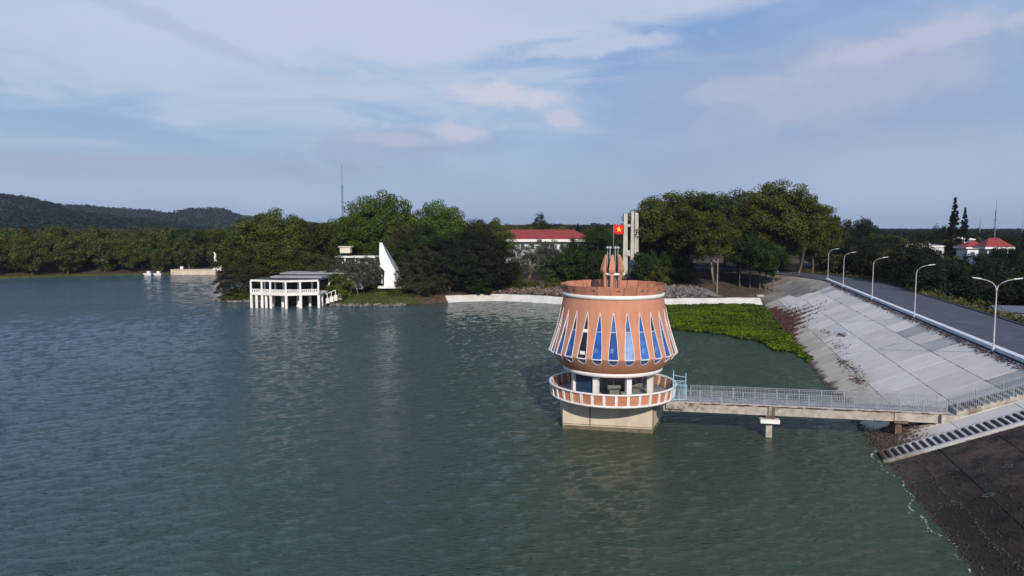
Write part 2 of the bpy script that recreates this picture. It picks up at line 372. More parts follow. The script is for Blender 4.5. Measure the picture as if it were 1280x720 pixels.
# ------------------------------------------------------------------ water
wm = bpy.data.materials.new('lake_water'); wm.use_nodes = True; t = wm.node_tree; b = t.nodes['Principled BSDF']
b.inputs['Roughness'].default_value = .05; b.inputs['IOR'].default_value = 1.333
g = t.nodes.new('ShaderNodeNewGeometry')
def wn(scale, sx, sy, rot, det=3, ro=.5, dist=0.):
    mp = t.nodes.new('ShaderNodeMapping'); mp.inputs['Rotation'].default_value = (0, 0, rot); mp.inputs['Scale'].default_value = (sx, sy, 1)
    t.links.new(g.outputs['Position'], mp.inputs[0])
    n = t.nodes.new('ShaderNodeTexNoise'); n.inputs['Scale'].default_value = scale; n.inputs['Detail'].default_value = det
    n.inputs['Roughness'].default_value = ro; n.inputs['Distortion'].default_value = dist; t.links.new(mp.outputs[0], n.inputs['Vector']); return n.outputs[0]
h1 = wn(1.0, 1.5, 4.2, R(-28), 4, .6, .4); h2 = wn(1.0, 2.1, 6.0, R(-12), 2, .5, .2); h3 = wn(.16, .6, 1.4, R(-25), 3, .5)
patch = wn(.018, 1, 1.6, R(20), 4, .6)
hh = math_n(t, 'ADD', math_n(t, 'MULTIPLY', h1, 1.0), math_n(t, 'MULTIPLY', h2, .38))
hh = math_n(t, 'ADD', hh, math_n(t, 'MULTIPLY', h3, .3))
bn = t.nodes.new('ShaderNodeBump'); bn.inputs['Distance'].default_value = .30; t.links.new(hh, bn.inputs['Height'])
t.links.new(maprange(t, patch, .3, .7, .75, 1.0), bn.inputs['Strength']); t.links.new(bn.outputs[0], b.inputs['Normal'])
sx3 = t.nodes.new('ShaderNodeSeparateXYZ'); t.links.new(g.outputs['Position'], sx3.inputs[0])      # reflections put into the colour: sky blue at left, tower's olive near the dam
reflect_x = math_n(t, 'ADD', sx3.outputs[0], math_n(t, 'MULTIPLY', math_n(t, 'SUBTRACT', wn(.02, 1, 1, 0, 4), .5), 60))
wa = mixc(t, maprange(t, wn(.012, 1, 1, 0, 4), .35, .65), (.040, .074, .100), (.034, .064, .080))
wc = mixc(t, maprange(t, reflect_x, -75, 25), wa, (.031, .053, .027))
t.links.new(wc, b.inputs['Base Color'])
def graded(parts):
    out = [parts[0][0]]
    for a, b, d0, d1 in parts:
        x = a
        while x < b - 1e-6:
            x = min(x + d0 + (d1 - d0) * (x - a) / max(b - a, 1e-6), b); out.append(x)
    return np.array(out)
wx = graded([(-3000, -460, 400, 200), (-460, -190, 10, 1.0), (-190, -45, .60, .34), (-45, 66, .34, .34), (66, 100, 10, 10)])
wy = graded([(-600, -60, 90, 20), (-60, 24, 6, .5), (24, 110, .17, .30), (110, 172, .30, .55), (172, 290, .55, .75), (290, 330, 8, 10)])
wX, wY = np.meshgrid(wx, wy); sx_, sy_ = np.meshgrid(np.gradient(wx), np.gradient(wy)); rw = np.random.default_rng(4); wZ = np.zeros_like(wX)
NWV = 90
for k in range(NWV):
    lam = .60 * (5.0 / .60) ** rw.uniform(0, 1) ** 1.5; th = R(118) + rw.normal() * R(24); kx, ky = math.cos(th) * 2 * math.pi / lam, math.sin(th) * 2 * math.pi / lam
    per = 2 * math.pi / np.maximum(abs(kx) * sx_, abs(ky) * sy_); att = sst_(per, 2.6, 4.5)
    slope = .155 * math.sqrt(2 / NWV) * (1.15 if lam < 1.7 else .38)
    ph = kx * wX + ky * wY + rw.uniform(0, 6.28) + .6 * np.sin(wX * .05 + k) * np.cos(wY * .043 + 2 * k)
    wZ += slope * lam / (2 * math.pi) * np.sin(ph) * att
gust = .78 + .22 * (np.sin(wX / 31 + 1 + wY / 57) * np.cos(wY / 23 - wX / 71)); wZ *= gust
ii = np.arange(wX.size).reshape(wX.shape)
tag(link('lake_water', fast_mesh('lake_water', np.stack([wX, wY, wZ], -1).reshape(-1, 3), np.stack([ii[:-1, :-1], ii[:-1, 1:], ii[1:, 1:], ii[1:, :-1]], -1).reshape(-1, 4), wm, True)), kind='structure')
# ------------------------------------------------------------------ the intake tower
TC = (9.4, 66.6); NW = 26
tower = tag(empty('intake_tower', (TC[0], TC[1], 0)), 'round terracotta intake tower with tall pointed blue windows, standing in the lake beside the footbridge', 'tower')
T_ROT = -math.pi / 2 - math.atan2(TC[0], TC[1]) * -1 * -1      # direction of the camera side seen from the tower
A_CAM = math.atan2(-TC[1], -TC[0])
# pier (rotated with the footbridge)
PR = -math.atan2(.198, .98)
pm = MB(); px, py = .05, -.1

pm.hexa([(-4.05, -2.55, -2.5), (4.05, -2.55, -2.5), (4.95, 2.55, -2.5), (-4.95, 2.55, -2.5)], [(-4.05, -2.55, 2.9), (4.05, -2.55, 2.9), (4.95, 2.55, 2.9), (-4.95, 2.55, 2.9)])
pier = pm.build('pier', M['pier'], tower, (-.25, .15, 0), PR)
jm = MB(); jm.box((-1.55, -2.56, 1.3), (.10, .03, 2.7)); jm.box((4.09, -2.35, 1.1), (.06, .40, 2.6)); jm.box((0, -2.556, .5), (8.0, .015, .05)); jm.build('joint', M['conc_dark'], pier)
# tide line stain band: real wear with its own shape
sm = MB(); sm.hexa([(-4.06, -2.56, -.2), (4.06, -2.56, -.2), (4.96, 2.56, -.2), (-4.96, 2.56, -.2)], [(-4.06, -2.56, .38), (4.06, -2.56, .38), (4.96, 2.56, .38), (-4.96, 2.56, .38)]); sm.build('tide_band', mat('algae_band', (.16, .13, .085), (.10, .085, .055), 1.5, .8, .2), pier)
# gallery: slab, soffit ring
g = MB(); g.lathe([(0, 2.95), (5.55, 2.95), (5.62, 2.98), (5.62, 3.12), (0, 3.12)], 72); g.build('gallery_floor', M['deck'], tower)
g = MB(); g.lathe([(5.56, 2.93), (5.74, 2.93), (5.80, 3.12), (5.62, 3.12), (5.56, 2.93)], 72); g.build('gallery_kerb', M['white'], tower)
g = MB(); g.lathe([(5.72, 4.02), (5.93, 4.02), (5.93, 4.17), (5.72, 4.17), (5.72, 4.02)], 72); g.build('parapet_cap', M['white'], tower)
NP = 35
a_bridge = math.atan2(63.9 - TC[1], 15.0 - TC[0])
pan = MB(); post = MB()
w0 = 2 * math.pi / NP
def pt(r, a, z): return (r * math.cos(a), r * math.sin(a), z)
pa = w0 * .5 - .016
pan.hexa([pt(5.60, -pa, 3.12), pt(5.68, -pa, 3.12), pt(5.68, pa, 3.12), pt(5.60, pa, 3.12)], [pt(5.74, -pa, 4.02), pt(5.81, -pa, 4.02), pt(5.81, pa, 4.02), pt(5.74, pa, 4.02)])
pq = .021
post.hexa([pt(5.56, -pq, 3.122), pt(5.78, -pq, 3.122), pt(5.78, pq, 3.122), pt(5.56, pq, 3.122)], [pt(5.70, -pq, 4.018), pt(5.90, -pq, 4.018), pt(5.90, pq, 4.018), pt(5.70, pq, 4.018)])
pme, qme = pan.mesh('parapet_panel', M['terra_panel']), post.mesh('parapet_post', M['white'])
for k in range(NP):
    a = A_CAM + w0 * (k + .35)
    dd = (a + w0 / 2 - a_bridge + math.pi) % (2 * math.pi) - math.pi
    if abs(dd) > w0 * .9: link('parapet_panel', pme, tower, rz=a + w0 / 2)
    link('parapet_post', qme, tower, rz=a)
# columns and beam ring
cm = MB(); cm.box((3.72, 0, 4.22), (.44, .46, 2.24)); cme = cm.mesh('column', M['white'])
for k in range(8): link('column', cme, tower, rz=A_CAM + math.pi / 8 + k * math.pi / 4)
b_ = MB(); b_.lathe([(3.2, 5.32), (4.40, 5.32), (4.58, 5.38), (4.66, 5.70), (4.5, 5.74), (3.2, 5.74)], 72); b_.build('soffit_ring', M['white'], tower)
b_ = MB(); b_.lathe([(0, 5.40), (3.3, 5.40)], 48); b_.build('gallery_ceiling', M['deck'], tower)
# blue shutter wall between the two left front columns, grey machinery inside
def wallseg(a0, a1, r, name, m, n=9):
    x0, y0, _ = pt(r, a0, 0); x1, y1, _ = pt(r, a1, 0); mb = MB(); L = math.hypot(x1 - x0, y1 - y0); an = math.atan2(y1 - y0, x1 - x0)
    root = MB(); root.box(((x0 + x1) / 2, (y0 + y1) / 2, 3.22), (L, .12, .2), an)
    ro = root.build(name, m, tower); MB().box(((x0 + x1) / 2, (y0 + y1) / 2, 5.22), (L, .12, .16), an).build('top_rail', m, ro)
    lv = MB(); lv.box((0, 0, 4.27), (L / n * .86, .05, 1.9)); lme = lv.mesh('shutter_board', m)
    for i in range(n):
        f = (i + .5) / n; link('shutter_board', lme, ro, (x0 + (x1 - x0) * f, y0 + (y1 - y0) * f, 0), an)
    bk = MB(); bk.box(((x0 + x1) / 2 - .08 * math.cos((a0 + a1) / 2), (y0 + y1) / 2 - .08 * math.sin((a0 + a1) / 2), 4.27), (L, .03, 1.9), an); bk.build('backing', M['dark'], ro)
P8 = math.pi / 8
wallseg(A_CAM - 3 * P8 + .07, A_CAM - P8 - .07, 3.7, 'shutter_wall', M['bluedoor'])
core = MB(); core.box((.5, 1.6, 4.25), (2.6, 1.6, 2.2)); core.box((2.0, .2, 3.9), (.5, .5, 1.5)); core.build('stair_core', M['deck'], tower)
def hoist(x, y, rz):
    h = tag(empty('gate_hoist', (TC[0] + x, TC[1] + y, 3.12), rz), None, None)
    a = MB(); a.box((0, 0, .35), (.9, .6, .7)); a.build('pedestal', M['machine'], h)
    a = MB(); a.tube([(-.6, 0, .95), (.6, 0, .95)], .26, 14, smooth=True); a.build('drum', M['machine'], h)
    a = MB(); a.tube([(0, 0, .7), (0, 0, 1.6)], .06, 8); a.build('screw_shaft', M['steel'], h)
    a = MB(); a.lathe([(.30, 1.18), (.36, 1.2), (.30, 1.24), (.30, 1.18)], 16); a.build('handwheel', M['machine'], h)
    return h
hoist(-.2, -2.3, .2); tag(bpy.data.objects['gate_hoist'], 'grey gate hoist behind the front opening of the tower gallery', 'machine')
h2 = hoist(1.9, -1.7, -.4); tag(h2, 'grey gate hoist nearer the bridge side of the tower gallery', 'machine')
# shell with window openings
ZL = [5.70, 5.9, 6.1, 6.4, 6.62, 6.70, 6.80, 6.95, 7.15, 7.6, 8.1, 8.6, 9.1, 9.6, 10.1, 10.5, 10.8, 11.0, 11.4, 11.9, 12.35]
def rad(z): return float(np.interp(z, [5.70, 5.9, 6.1, 6.5, 6.95, 7.15, 8.5, 9.75, 12.35], [4.64, 4.86, 5.07, 5.42, 5.77, 5.90, 5.47, 5.10, 4.55]))
def hw(z): return float(np.interp(z, [6.62, 6.70, 6.80, 6.95, 7.15, 8.1, 9.1, 10.1, 10.8, 11.0], [0, .20, .29, .37, .415, .355, .26, .15, .045, 0]))
sh = MB(); NCc = 6; wa = 2 * math.pi / NW
for k in range(NW):
    c0 = A_CAM + (k + .05) * wa; c1 = c0 + wa; vs = []
    for z in ZL:
        r = rad(z); al = hw(z) / r
        for j in range(NCc + 1):
            a = c0 + al + (c1 - c0 - 2 * al) * j / NCc; vs.append(pt(r, a, z))
    fs = [(i * (NCc + 1) + j, i * (NCc + 1) + j + 1, (i + 1) * (NCc + 1) + j + 1, (i + 1) * (NCc + 1) + j) for i in range(len(ZL) - 1) for j in range(NCc)]
    sh.add(vs, fs, True)
me = sh.mesh('shell', M['terra'])
bm = bmesh.new(); bm.from_mesh(me); bmesh.ops.remove_doubles(bm, verts=bm.verts, dist=.0005)
for e in bm.edges:
    if all(abs(v.co.z - 7.15) < .001 for v in e.verts): e.smooth = False
bmesh.ops.recalc_face_normals(bm, faces=bm.faces); bm.to_mesh(me); bm.free()
link('shell', me, tower)
# window: frame swept round the outline, panes behind it
def wp(z, y, off): r = rad(z) + off; return (r, y, z)
zs_up = [7.15, 8.1, 9.1, 10.1, 10.8, 11.0]; zs_dn = [7.15, 6.95, 6.80, 6.70, 6.62]
outl = [(z, hw(z)) for z in zs_up] + [(z, -hw(z)) for z in zs_up[-2::-1]] + [(z, -hw(z)) for z in zs_dn[1:]] + [(z, hw(z)) for z in zs_dn[-2:0:-1]]
fr = MB(); n = len(outl); V = []
cz = 8.3
for z, y in outl:
    k = .042
    yo = y + (k if y > 0 else -k if y < 0 else 0); zo = z + (.16 if z >= 10.99 else -.07 if z < 6.65 else -.03 if z < 7 else 0)
    zo_r = min(max(zo, 6.3), 11.2)
    V += [wp(z, y, -.08), wp(z, y, .03), (rad(zo_r) + .03, yo, zo), (rad(zo_r) - .05, yo, zo)]
for i in range(n):
    j = (i + 1) % n
    fr.add([V[4 * i + q] for q in range(4)] + [V[4 * j + q] for q in range(4)], [(q, (q + 1) % 4, 4 + (q + 1) % 4, 4 + q) for q in range(4)])
fr.hexa([wp(7.11, -.41, -.1), wp(7.11, .41, -.1), wp(7.11, .41, .09), wp(7.11, -.41, .09)], [wp(7.19, -.41, -.1), wp(7.19, .41, -.1), wp(7.19, .41, .08), wp(7.19, -.41, .08)])
frme = fr.mesh('window', M['frame'])
def pane(z0, z1, nz=6):
    p = MB(); vs = []
    for i in range(nz + 1):
        z = z0 + (z1 - z0) * i / nz; w = max(hw(z) - .004, .002)
        vs += [wp(z, -w, -.065), wp(z, w, -.065)]
    p.add(vs, [(2 * i, 2 * i + 1, 2 * i + 3, 2 * i + 2) for i in range(nz)]); return p
up, lo, dn = pane(9.5, 10.98, 5), pane(7.18, 9.42, 5), pane(6.64, 7.1, 4)
tr = MB(); tr.hexa([wp(9.42, -.215, -.07), wp(9.42, .215, -.07), wp(9.42, .215, -.0), wp(9.42, -.215, -.0)], [wp(9.50, -.21, -.07), wp(9.50, .21, -.07), wp(9.50, .21, -.0), wp(9.50, -.21, -.0)])
trb = MB(); trb.hexa([wp(9.36, -.23, -.07), wp(9.36, .23, -.07), wp(9.36, .23, .0), wp(9.36, -.23, .03)], [wp(9.62, -.2, -.07), wp(9.62, .2, -.07), wp(9.62, .2, .0), wp(9.62, -.2, .0)])
trm = {'n': tr.mesh('transom', mat('transom_grey_blue', (.30, .36, .45), (.24, .30, .38), 2, .5)), 'w': trb.mesh('transom', M['white'])}
sa = MB(); sa.box((rad(7.8) - .05, -.12, 7.75), (.02, .26, .75)); sam = sa.mesh('curtain', M['gpale'])
sb = MB(); sb.box((rad(7.6) - .04, .0, 7.62), (.03, .5, .30)); sbm = sb.mesh('curtain', M['white'])
mc = {}
def pane_mesh(kind, pb, mname):
    if (kind, mname) not in mc: mc[(kind, mname)] = pb.mesh('pane', M[mname])
    return mc[(kind, mname)]
pat = {0: ('gblue', 'gmid'), 1: ('gpale', 'gmid'), 2: ('gmid', 'gblue'), 3: ('gmid', 'gdark'), 4: ('gblue', 'gblue'), 5: ('gdark', 'gdark'), -1: ('gblue', 'gblue'), -2: ('gdark', 'gdark'), -3: ('gblue', 'gdark'), -4: ('gblue', 'gblue'), -5: ('gblue', 'gmid')}
for k in range(NW):
    kk = k if k <= NW // 2 else k - NW
    l, u = pat.get(kk, random.choice([('gblue', 'gblue'), ('gblue', 'gdark'), ('gmid', 'gblue')]))
    w = link('window', frme, tower, rz=A_CAM + (k + .05) * wa)
    link('pane', pane_mesh('lo', lo, l), w); link('pane', pane_mesh('up', up, u), w); link('pane', pane_mesh('dn', dn, 'gmid' if l != 'gdark' else 'gpale'), w)
    link('transom', trm['w' if kk == -2 else 'n'], w)
    if kk == -2: link('curtain', sbm, w)
    elif kk in (-3, -1, 0, 2, 3): link('curtain', sam, w)
# neck band, roof, flaring rim panels
g = MB(); g.lathe([(4.50, 12.20), (4.66, 12.20), (4.69, 12.52), (4.5, 12.56)], 72); g.build('white_band', M['white'], tower)
g = MB(); g.lathe([(0, 12.62), (4.5, 12.50)], 48); g.build('roof', mat('dirty_roof', (.30, .16, .11), (.16, .10, .08), 1.2, .9), tower)
NR = 26; wr = 2 * math.pi / NR
for k in range(NR):
    rp = MB(); a = wr * .5 - .008; o1 = random.uniform(-.03, .03); o2 = random.uniform(-.03, .03); zt = 13.32 + random.uniform(-.04, .03)
    rp.hexa([pt(4.52, -a, 12.50), pt(4.62, -a, 12.56), pt(4.62, a, 12.56), pt(4.52, a, 12.50)], [pt(4.76 + o1, -a, zt), pt(4.86 + o1, -a, zt), pt(4.86 + o2, a, zt + random.uniform(-.03, .03)), pt(4.76 + o2, a, zt)])
    rb = rp.build('rim_panel', M['terra_rim'], tower, rz=A_CAM + (k + .3) * wr)
    if k % 3 == 0: MB().hexa([pt(4.2, -.05, 12.55), pt(4.52, -.05, 12.53), pt(4.52, .05, 12.53), pt(4.2, .05, 12.55)], [pt(4.6, -.04, 13.1), pt(4.74, -.04, 13.1), pt(4.74, .04, 13.1), pt(4.6, .04, 13.1)]).build('bracket', M['terra_rim'], rb)
# weep holes on the rim
for k in range(9):
    h = MB(); h.box((4.735, 0, 12.98), (.05, .22, .10)); h.build('drain_hole', M['dark'], tower, rz=A_CAM + (k - 4) * wr * 1.9 + .1)
# roof crown: six blades round a white ring and capped poles
crown = tag(empty('roof_crown', (TC[0] - .05, TC[1] + .3, 12.55)), 'terracotta crown of upright blades around a white ring, standing on the tower roof', 'roof ornament')
bl = MB()
def slab(prof, r0):   # prof: (z, halfwidth, r offset, thickness)
    for (z0, w0_, q0, t0), (z1, w1_, q1, t1) in zip(prof[:-1], prof[1:]):
        bl.hexa([(r0 + q0, -w0_, z0), (r0 + q0 + t0, -w0_, z0), (r0 + q0 + t0, w0_, z0), (r0 + q0, w0_, z0)], [(r0 + q1, -w1_, z1), (r0 + q1 + t1, -w1_, z1), (r0 + q1 + t1, w1_, z1), (r0 + q1, w1_, z1)])
slab([(0, .12, 0, .2), (1.75, .14, 0, .22), (1.78, .25, .05, .32), (2.05, .29, .1, .32), (3.25, .13, -.02, .14), (3.42, .05, -.03, .08)], .70)
blme = bl.mesh('blade', M['terra'])
NB = 6
for k in range(NB): link('blade', blme, crown, rz=k * 2 * math.pi / NB + .35)
g = MB(); g.lathe([(.55, 1.52), (.86, 1.52), (.90, 1.62), (.86, 1.72), (.55, 1.72), (.55, 1.52)], 32); g.build('ring', M['white'], crown)
po = MB(); po.tube([(.48, 0, 0), (.48, 0, 4.0)], .055, 8); pome = po.mesh('pole', M['steel'])
cp = MB(); cp.lathe([(0, 4.22), (.06, 4.2), (.17, 4.04), (.17, 3.98), (0, 3.98)], 12); cpme = cp.mesh('pole_cap', M['steel'])
for k in range(NB):
    p = link('pole', pome, crown, rz=k * 2 * math.pi / NB + .35 + math.pi / 6); link('pole_cap', cpme, p, (.48, 0, 0))
# flag on its staff
fx, fy = TC[0] + .02, TC[1] + .3
flag = tag(empty('flag', (fx, fy, 12.55)), 'red flag with a yellow five pointed star, flying on a thin staff above the tower', 'flag')
MB().tube([(0, 0, 0), (0, 0, 6.35)], [.035, .022], 8).build('staff', M['steel'], flag)
fw, fh = 1.02, .86; nX, nZ = 14, 8
def fpos(u, v):
    x = u * fw; return (x * .97, .16 * math.sin(u * 6.2 + v) * u + .1 * u, 6.25 - v * fh - .20 * u * u - .05 * math.sin(u * 5))
fl = MB(); vs = [fpos(i / nX, j / nZ) for j in range(nZ + 1) for i in range(nX + 1)]
vs2 = [(x, y + .012, z) for x, y, z in vs]; m_ = len(vs)
fs = [(j * (nX + 1) + i, j * (nX + 1) + i + 1, (j + 1) * (nX + 1) + i + 1, (j + 1) * (nX + 1) + i) for j in range(nZ) for i in range(nX)]
fl.add(vs, fs, True); fl.add(vs2, fs, True); fl.build('cloth', M['red'], flag)
st = MB(); cu, cv = .5, .5; pts = [(cu, cv)]
for k in range(10):
    rr = .34 if k % 2 == 0 else .135; a = math.pi / 2 + k * math.pi / 5
    pts.append((cu + rr * math.cos(a) * fh / fw, cv - rr * math.sin(a)))
for off in (-.012, .024):
    st.add([(x, y + off, z) for x, y, z in (fpos(*q) for q in pts)], [(0, k + 1, (k + 1) % 10 + 1) for k in range(10)])
st.build('star', M['yellow'], flag)

# ------------------------------------------------------------------ footbridge
BD = Vector((.983, -.184, 0)); BN = Vector((.184, .983, 0))
B0 = Vector((14.75, 63.33, 0)); BL = 22.3; BW = 2.2
bridge = tag(empty('footbridge', (B0.x, B0.y, 0), math.atan2(-.184, .983)), 'narrow concrete footbridge with steel railings running from the tower to the dam slope', 'bridge')
# local frame: x along the bridge, y across (0 near edge .. BW far edge)
seg = 5.6; k = 0; x = -.25
while x < BL:
    L = min(seg, BL - x); MB().box((x + L / 2, BW / 2, 2.93), (L - .03, BW, .16)).build('deck_slab', M['deck'], bridge); x += seg
for yy in (.16, BW - .16):
    x = -1.2
    for L in (9.05, 10.2, 4.4):
        MB().box((x + L / 2, yy + .08, 2.44), (L - .05, .3, .78)).build('girder', M['conc'], bridge); x += L
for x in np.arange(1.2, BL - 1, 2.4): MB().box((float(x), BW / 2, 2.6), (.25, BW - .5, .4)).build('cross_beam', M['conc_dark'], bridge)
dm = MB()
for k in range(60):
    x = random.uniform(0, BL); dm.box((x, -.01, 2.86 + random.uniform(-.03, .03)), (random.uniform(.15, .8), .03, random.uniform(.04, .10)))
tag(dm.build('spalled_edge', M['conc_dark'], bridge), kind='stuff')
MB().box((-.15, 1.1, 2.62), (1.6, 2.6, .62)).build('tower_corbel', M['conc'], bridge)
# pier in the water
pr_ = MB(); pr_.box((8.0, 1.1, .65), (.52, 1.25, 4.3)); pp = pr_.build('bridge_pier', M['conc'], bridge)
MB().box((8.0, 1.1, 1.52), (1.62, 2.3, .34)).build('pier_cap', M['white2'], pp)
MB().hexa([(7.6, .3, 1.69), (8.5, .3, 1.69), (8.5, 1.9, 1.69), (7.6, 1.9, 1.69)], [(7.7, .2, 2.06), (8.4, .2, 2.06), (8.4, 2.0, 2.06), (7.7, 2.0, 2.06)]).build('bearing', M['conc_dark'], pp)
MB().box((8.05, .14, 2.46), (.7, .1, .8)).build('stain_block', M['conc_dark'], pp)
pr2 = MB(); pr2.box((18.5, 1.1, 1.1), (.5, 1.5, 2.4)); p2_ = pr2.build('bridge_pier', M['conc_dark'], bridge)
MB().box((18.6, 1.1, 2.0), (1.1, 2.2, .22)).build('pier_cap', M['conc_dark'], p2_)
def railing(parent, a, b, h=1.02, bal=.14, post=1.9, cross=False):
    a, b = Vector(a), Vector(b); L = (b - a).length; upv = Vector((0, 0, 1))
    r = MB(); r.tube([a + upv * h, b + upv * h], .028, 6); ro = r.build('railing', M['railm'], parent)
    MB().tube([a + upv * .14, b + upv * .14], .018, 5).build('bottom_rail', M['railm'], ro)
    MB().tube([a + upv * (h - .14), b + upv * (h - .14)], .016, 5).build('mid_rail', M['railm'], ro)
    pm_ = MB(); pm_.box((0, 0, h / 2), (.06, .06, h)); pme_ = pm_.mesh('rail_post', M['railm'])
    n = max(1, round(L / post))
    for i in range(n + 1): link('rail_post', pme_, ro, a + (b - a) * (i / n))
    bb = MB(); n = int(L / bal)
    for i in range(n):
        p = a + (b - a) * ((i + .5) / n); bb.box((p.x, p.y, p.z + h / 2), (.03, .03, h - .28 + .14))
    tag(bb.build('balusters', M['railm'], ro), kind='stuff')
    return ro
railing(bridge, (.2, .08, 3.01), (BL - .2, .08, 3.01)); railing(bridge, (1.3, BW - .08, 3.01), (BL - .2, BW - .08, 3.01))
# gate at the tower end
gate = tag(empty('entrance_gate', D(0, 0, 0)), 'pale blue barred metal gate and tall posts where the footbridge meets the tower', 'gate')
gate.location = (B0.x, B0.y, 3.01); gate.rotation_euler.z = math.atan2(-.184, .983)
MB().tube([(-.35, .05, 0), (-.35, .05, 2.75)], [.05, .03], 6).build('gate_post', M['gate'], gate)
MB().tube([(.85, BW - .1, 0), (.85, BW - .1, 2.15)], .04, 6).build('gate_post', M['gate'], gate)
MB().tube([(-.25, BW - .1, 0), (-.25, BW - .1, 2.3)], .04, 6).build('gate_post', M['gate'], gate)
gl = MB()
for z in (.12, 1.45): gl.tube([(-.35, .05, z), (.85, .05, z)], .03, 6)
for x in (-.33, .83): gl.tube([(x, .05, .1), (x, .05, 1.5)], .03, 6)
gl.tube([(-.35, .05, 1.45), (.85, .05, 1.95)], .02, 5)
lf = gl.build('gate_leaf', M['gate'], gate)
gb = MB()
for i in range(9): gb.tube([(-.22 + i * .12, .05, .12), (-.22 + i * .12, .05, 1.45)], .014, 5)
gb.build('gate_bars', M['gate'], lf)
gc = MB(); gc.tube([(-.25, BW - .1, 1.9), (.85, BW - .1, 1.75)], .03, 5); gc.tube([(.85, BW - .1, 1.4), (-.25, BW - .1, 1.4)], .025, 5)
for i in range(8): gc.tube([(-.15 + i * .13, BW - .1, .1), (-.15 + i * .13, BW - .1, 1.4)], .014, 5)
gc.build('gate_leaf', M['gate'], gate)
wr_ = MB()
for zz, sag in ((2.1, .25), (1.75, .3)):
    a, b = Vector((TC[0] + 3.6, TC[1] - 1.2, 3 + zz + .25)), Vector((B0.x - .35, B0.y + .1, 3 + zz))
    wr_.tube([a + (b - a) * (i / 8) - Vector((0, 0, sag * 4 * (i / 8) * (1 - i / 8))) for i in range(9)], .014, 4)
tag(wr_.build('cable', M['railm']), 'thin pale cables sagging from the tower gallery to the gate post', 'cable')

# ------------------------------------------------------------------ dam
db = MB(); prof = [(-4, -1.9), (CREST_S, CREST_Z - .14), (26.4, CREST_Z - .14), (34.5, 1.75), (34.5, -2), (-4, -2.2)]
ta, tb = -75, 117; n = len(prof)
db.add([D(s, ta, z) for s, z in prof] + [D(s, tb, z) for s, z in prof], [tuple(range(n)), tuple(range(n, 2 * n))] + [(i, (i + 1) % n, n + (i + 1) % n, n + i) for i in range(n)])
dam = tag(db.build('dam_embankment', mat('dam_fill', (.10, .085, .07), (.07, .06, .05), .7, .95, .2)), kind='structure')
def slabmat(name, c1, c2, dirt, zt, rnd):
    m = bpy.data.materials.new(name); m.use_nodes = True; t = m.node_tree; b = t.nodes['Principled BSDF']; b.inputs['Roughness'].default_value = .9
    b.inputs['Specular IOR Level'].default_value = .15
    g = t.nodes.new('ShaderNodeNewGeometry'); oi = t.nodes.new('ShaderNodeObjectInfo'); sp = t.nodes.new('ShaderNodeSeparateXYZ'); t.links.new(g.outputs['Position'], sp.inputs[0])
    def nz(sc, det=6, ro=.6, st=None):
        n = t.nodes.new('ShaderNodeTexNoise'); n.inputs['Scale'].default_value = sc; n.inputs['Detail'].default_value = det; n.inputs['Roughness'].default_value = ro
        v = g.outputs['Position']
        if st:
            mp = t.nodes.new('ShaderNodeMapping'); mp.inputs['Rotation'].default_value = (0, 0, R(14.5)); mp.inputs['Scale'].default_value = st; t.links.new(v, mp.inputs[0]); v = mp.outputs[0]
        t.links.new(v, n.inputs['Vector']); return n.outputs[0]
    c = mixc(t, maprange(t, nz(.5), .35, .68), c1, c2)
    c = mixc(t, maprange(t, nz(1.0, 7, .65, (.35, 1.4, .35)), .60, .82, 0, .45), c, tuple(x * .6 for x in c2))     # run-off streaks
    c = mixc(t, maprange(t, nz(6, 3), .66, .72, 0, .5), c, tuple(x * .35 for x in c2))                              # specks
    zz = math_n(t, 'ADD', sp.outputs[2], math_n(t, 'MULTIPLY', math_n(t, 'SUBTRACT', nz(.35, 6, .65), .5), 2.4))
    c = mixc(t, maprange(t, zz, zt[1], zt[0]), c, dirt)
    if zt[0] > .2: c = mixc(t, maprange(t, zz, .55, .0), c, (.07, .052, .042))
    h = t.nodes.new('ShaderNodeHueSaturation'); t.links.new(maprange(t, oi.outputs['Random'], 0, 1, 1 - rnd, 1 + rnd), h.inputs['Value']); t.links.new(c, h.inputs['Color'])
    t.links.new(h.outputs[0], b.inputs['Base Color'])
    bn = t.nodes.new('ShaderNodeBump'); bn.inputs['Strength'].default_value = .35 if c1[0] > .2 else 1.0; bn.inputs['Distance'].default_value = .03 if c1[0] > .2 else .09; t.links.new(nz(9, 5), bn.inputs['Height']); t.links.new(bn.outputs[0], b.inputs['Normal'])
    return m
M['slab'] = slabmat('slope_slab_pale', (.64, .59, .54), (.58, .54, .495), (.45, .385, .31), (.9, 2.1), .09)
M['slabold'] = slabmat('slope_slab_weathered', (.40, .385, .375), (.33, .315, .31), (.45, .385, .31), (.9, 2.1), .10)
M['slabdark'] = slabmat('slope_slab_dark_algae', (.078, .050, .045), (.020, .016, .020), (.055, .040, .032), (.5, 1.4), .35)
rows = [(-.6, 3.3), (3.3, 7.1), (7.1, 10.8), (10.8, 14.25)]
def slab_obj(s0, s1, t0, t1, m, parent, jit=.005, thick=.12, g=.032):
    zo = random.uniform(-jit, jit); tl = random.uniform(-jit, jit)
    q = [(s0 + g, t0 + g), (s1 - g, t0 + g), (s1 - g, t1 - g), (s0 + g, t1 - g)]; b = []; tp = []
    base_n = (-.375, 0, .927)
    for s, t_ in q:
        z = s * SL; b.append(D(s, t_, z - .05)); tp.append(D(s, t_, z + thick * .6 + zo + (tl if t_ > (t0 + t1) / 2 else 0)))
    ctr = [(x[0] + y[0]) / 2 for x, y in zip(b[:1], b[2:3])]
    mb = MB(); e = .02
    mb.hexa(b, tp)
    return mb.build('slope_slab', m, parent)
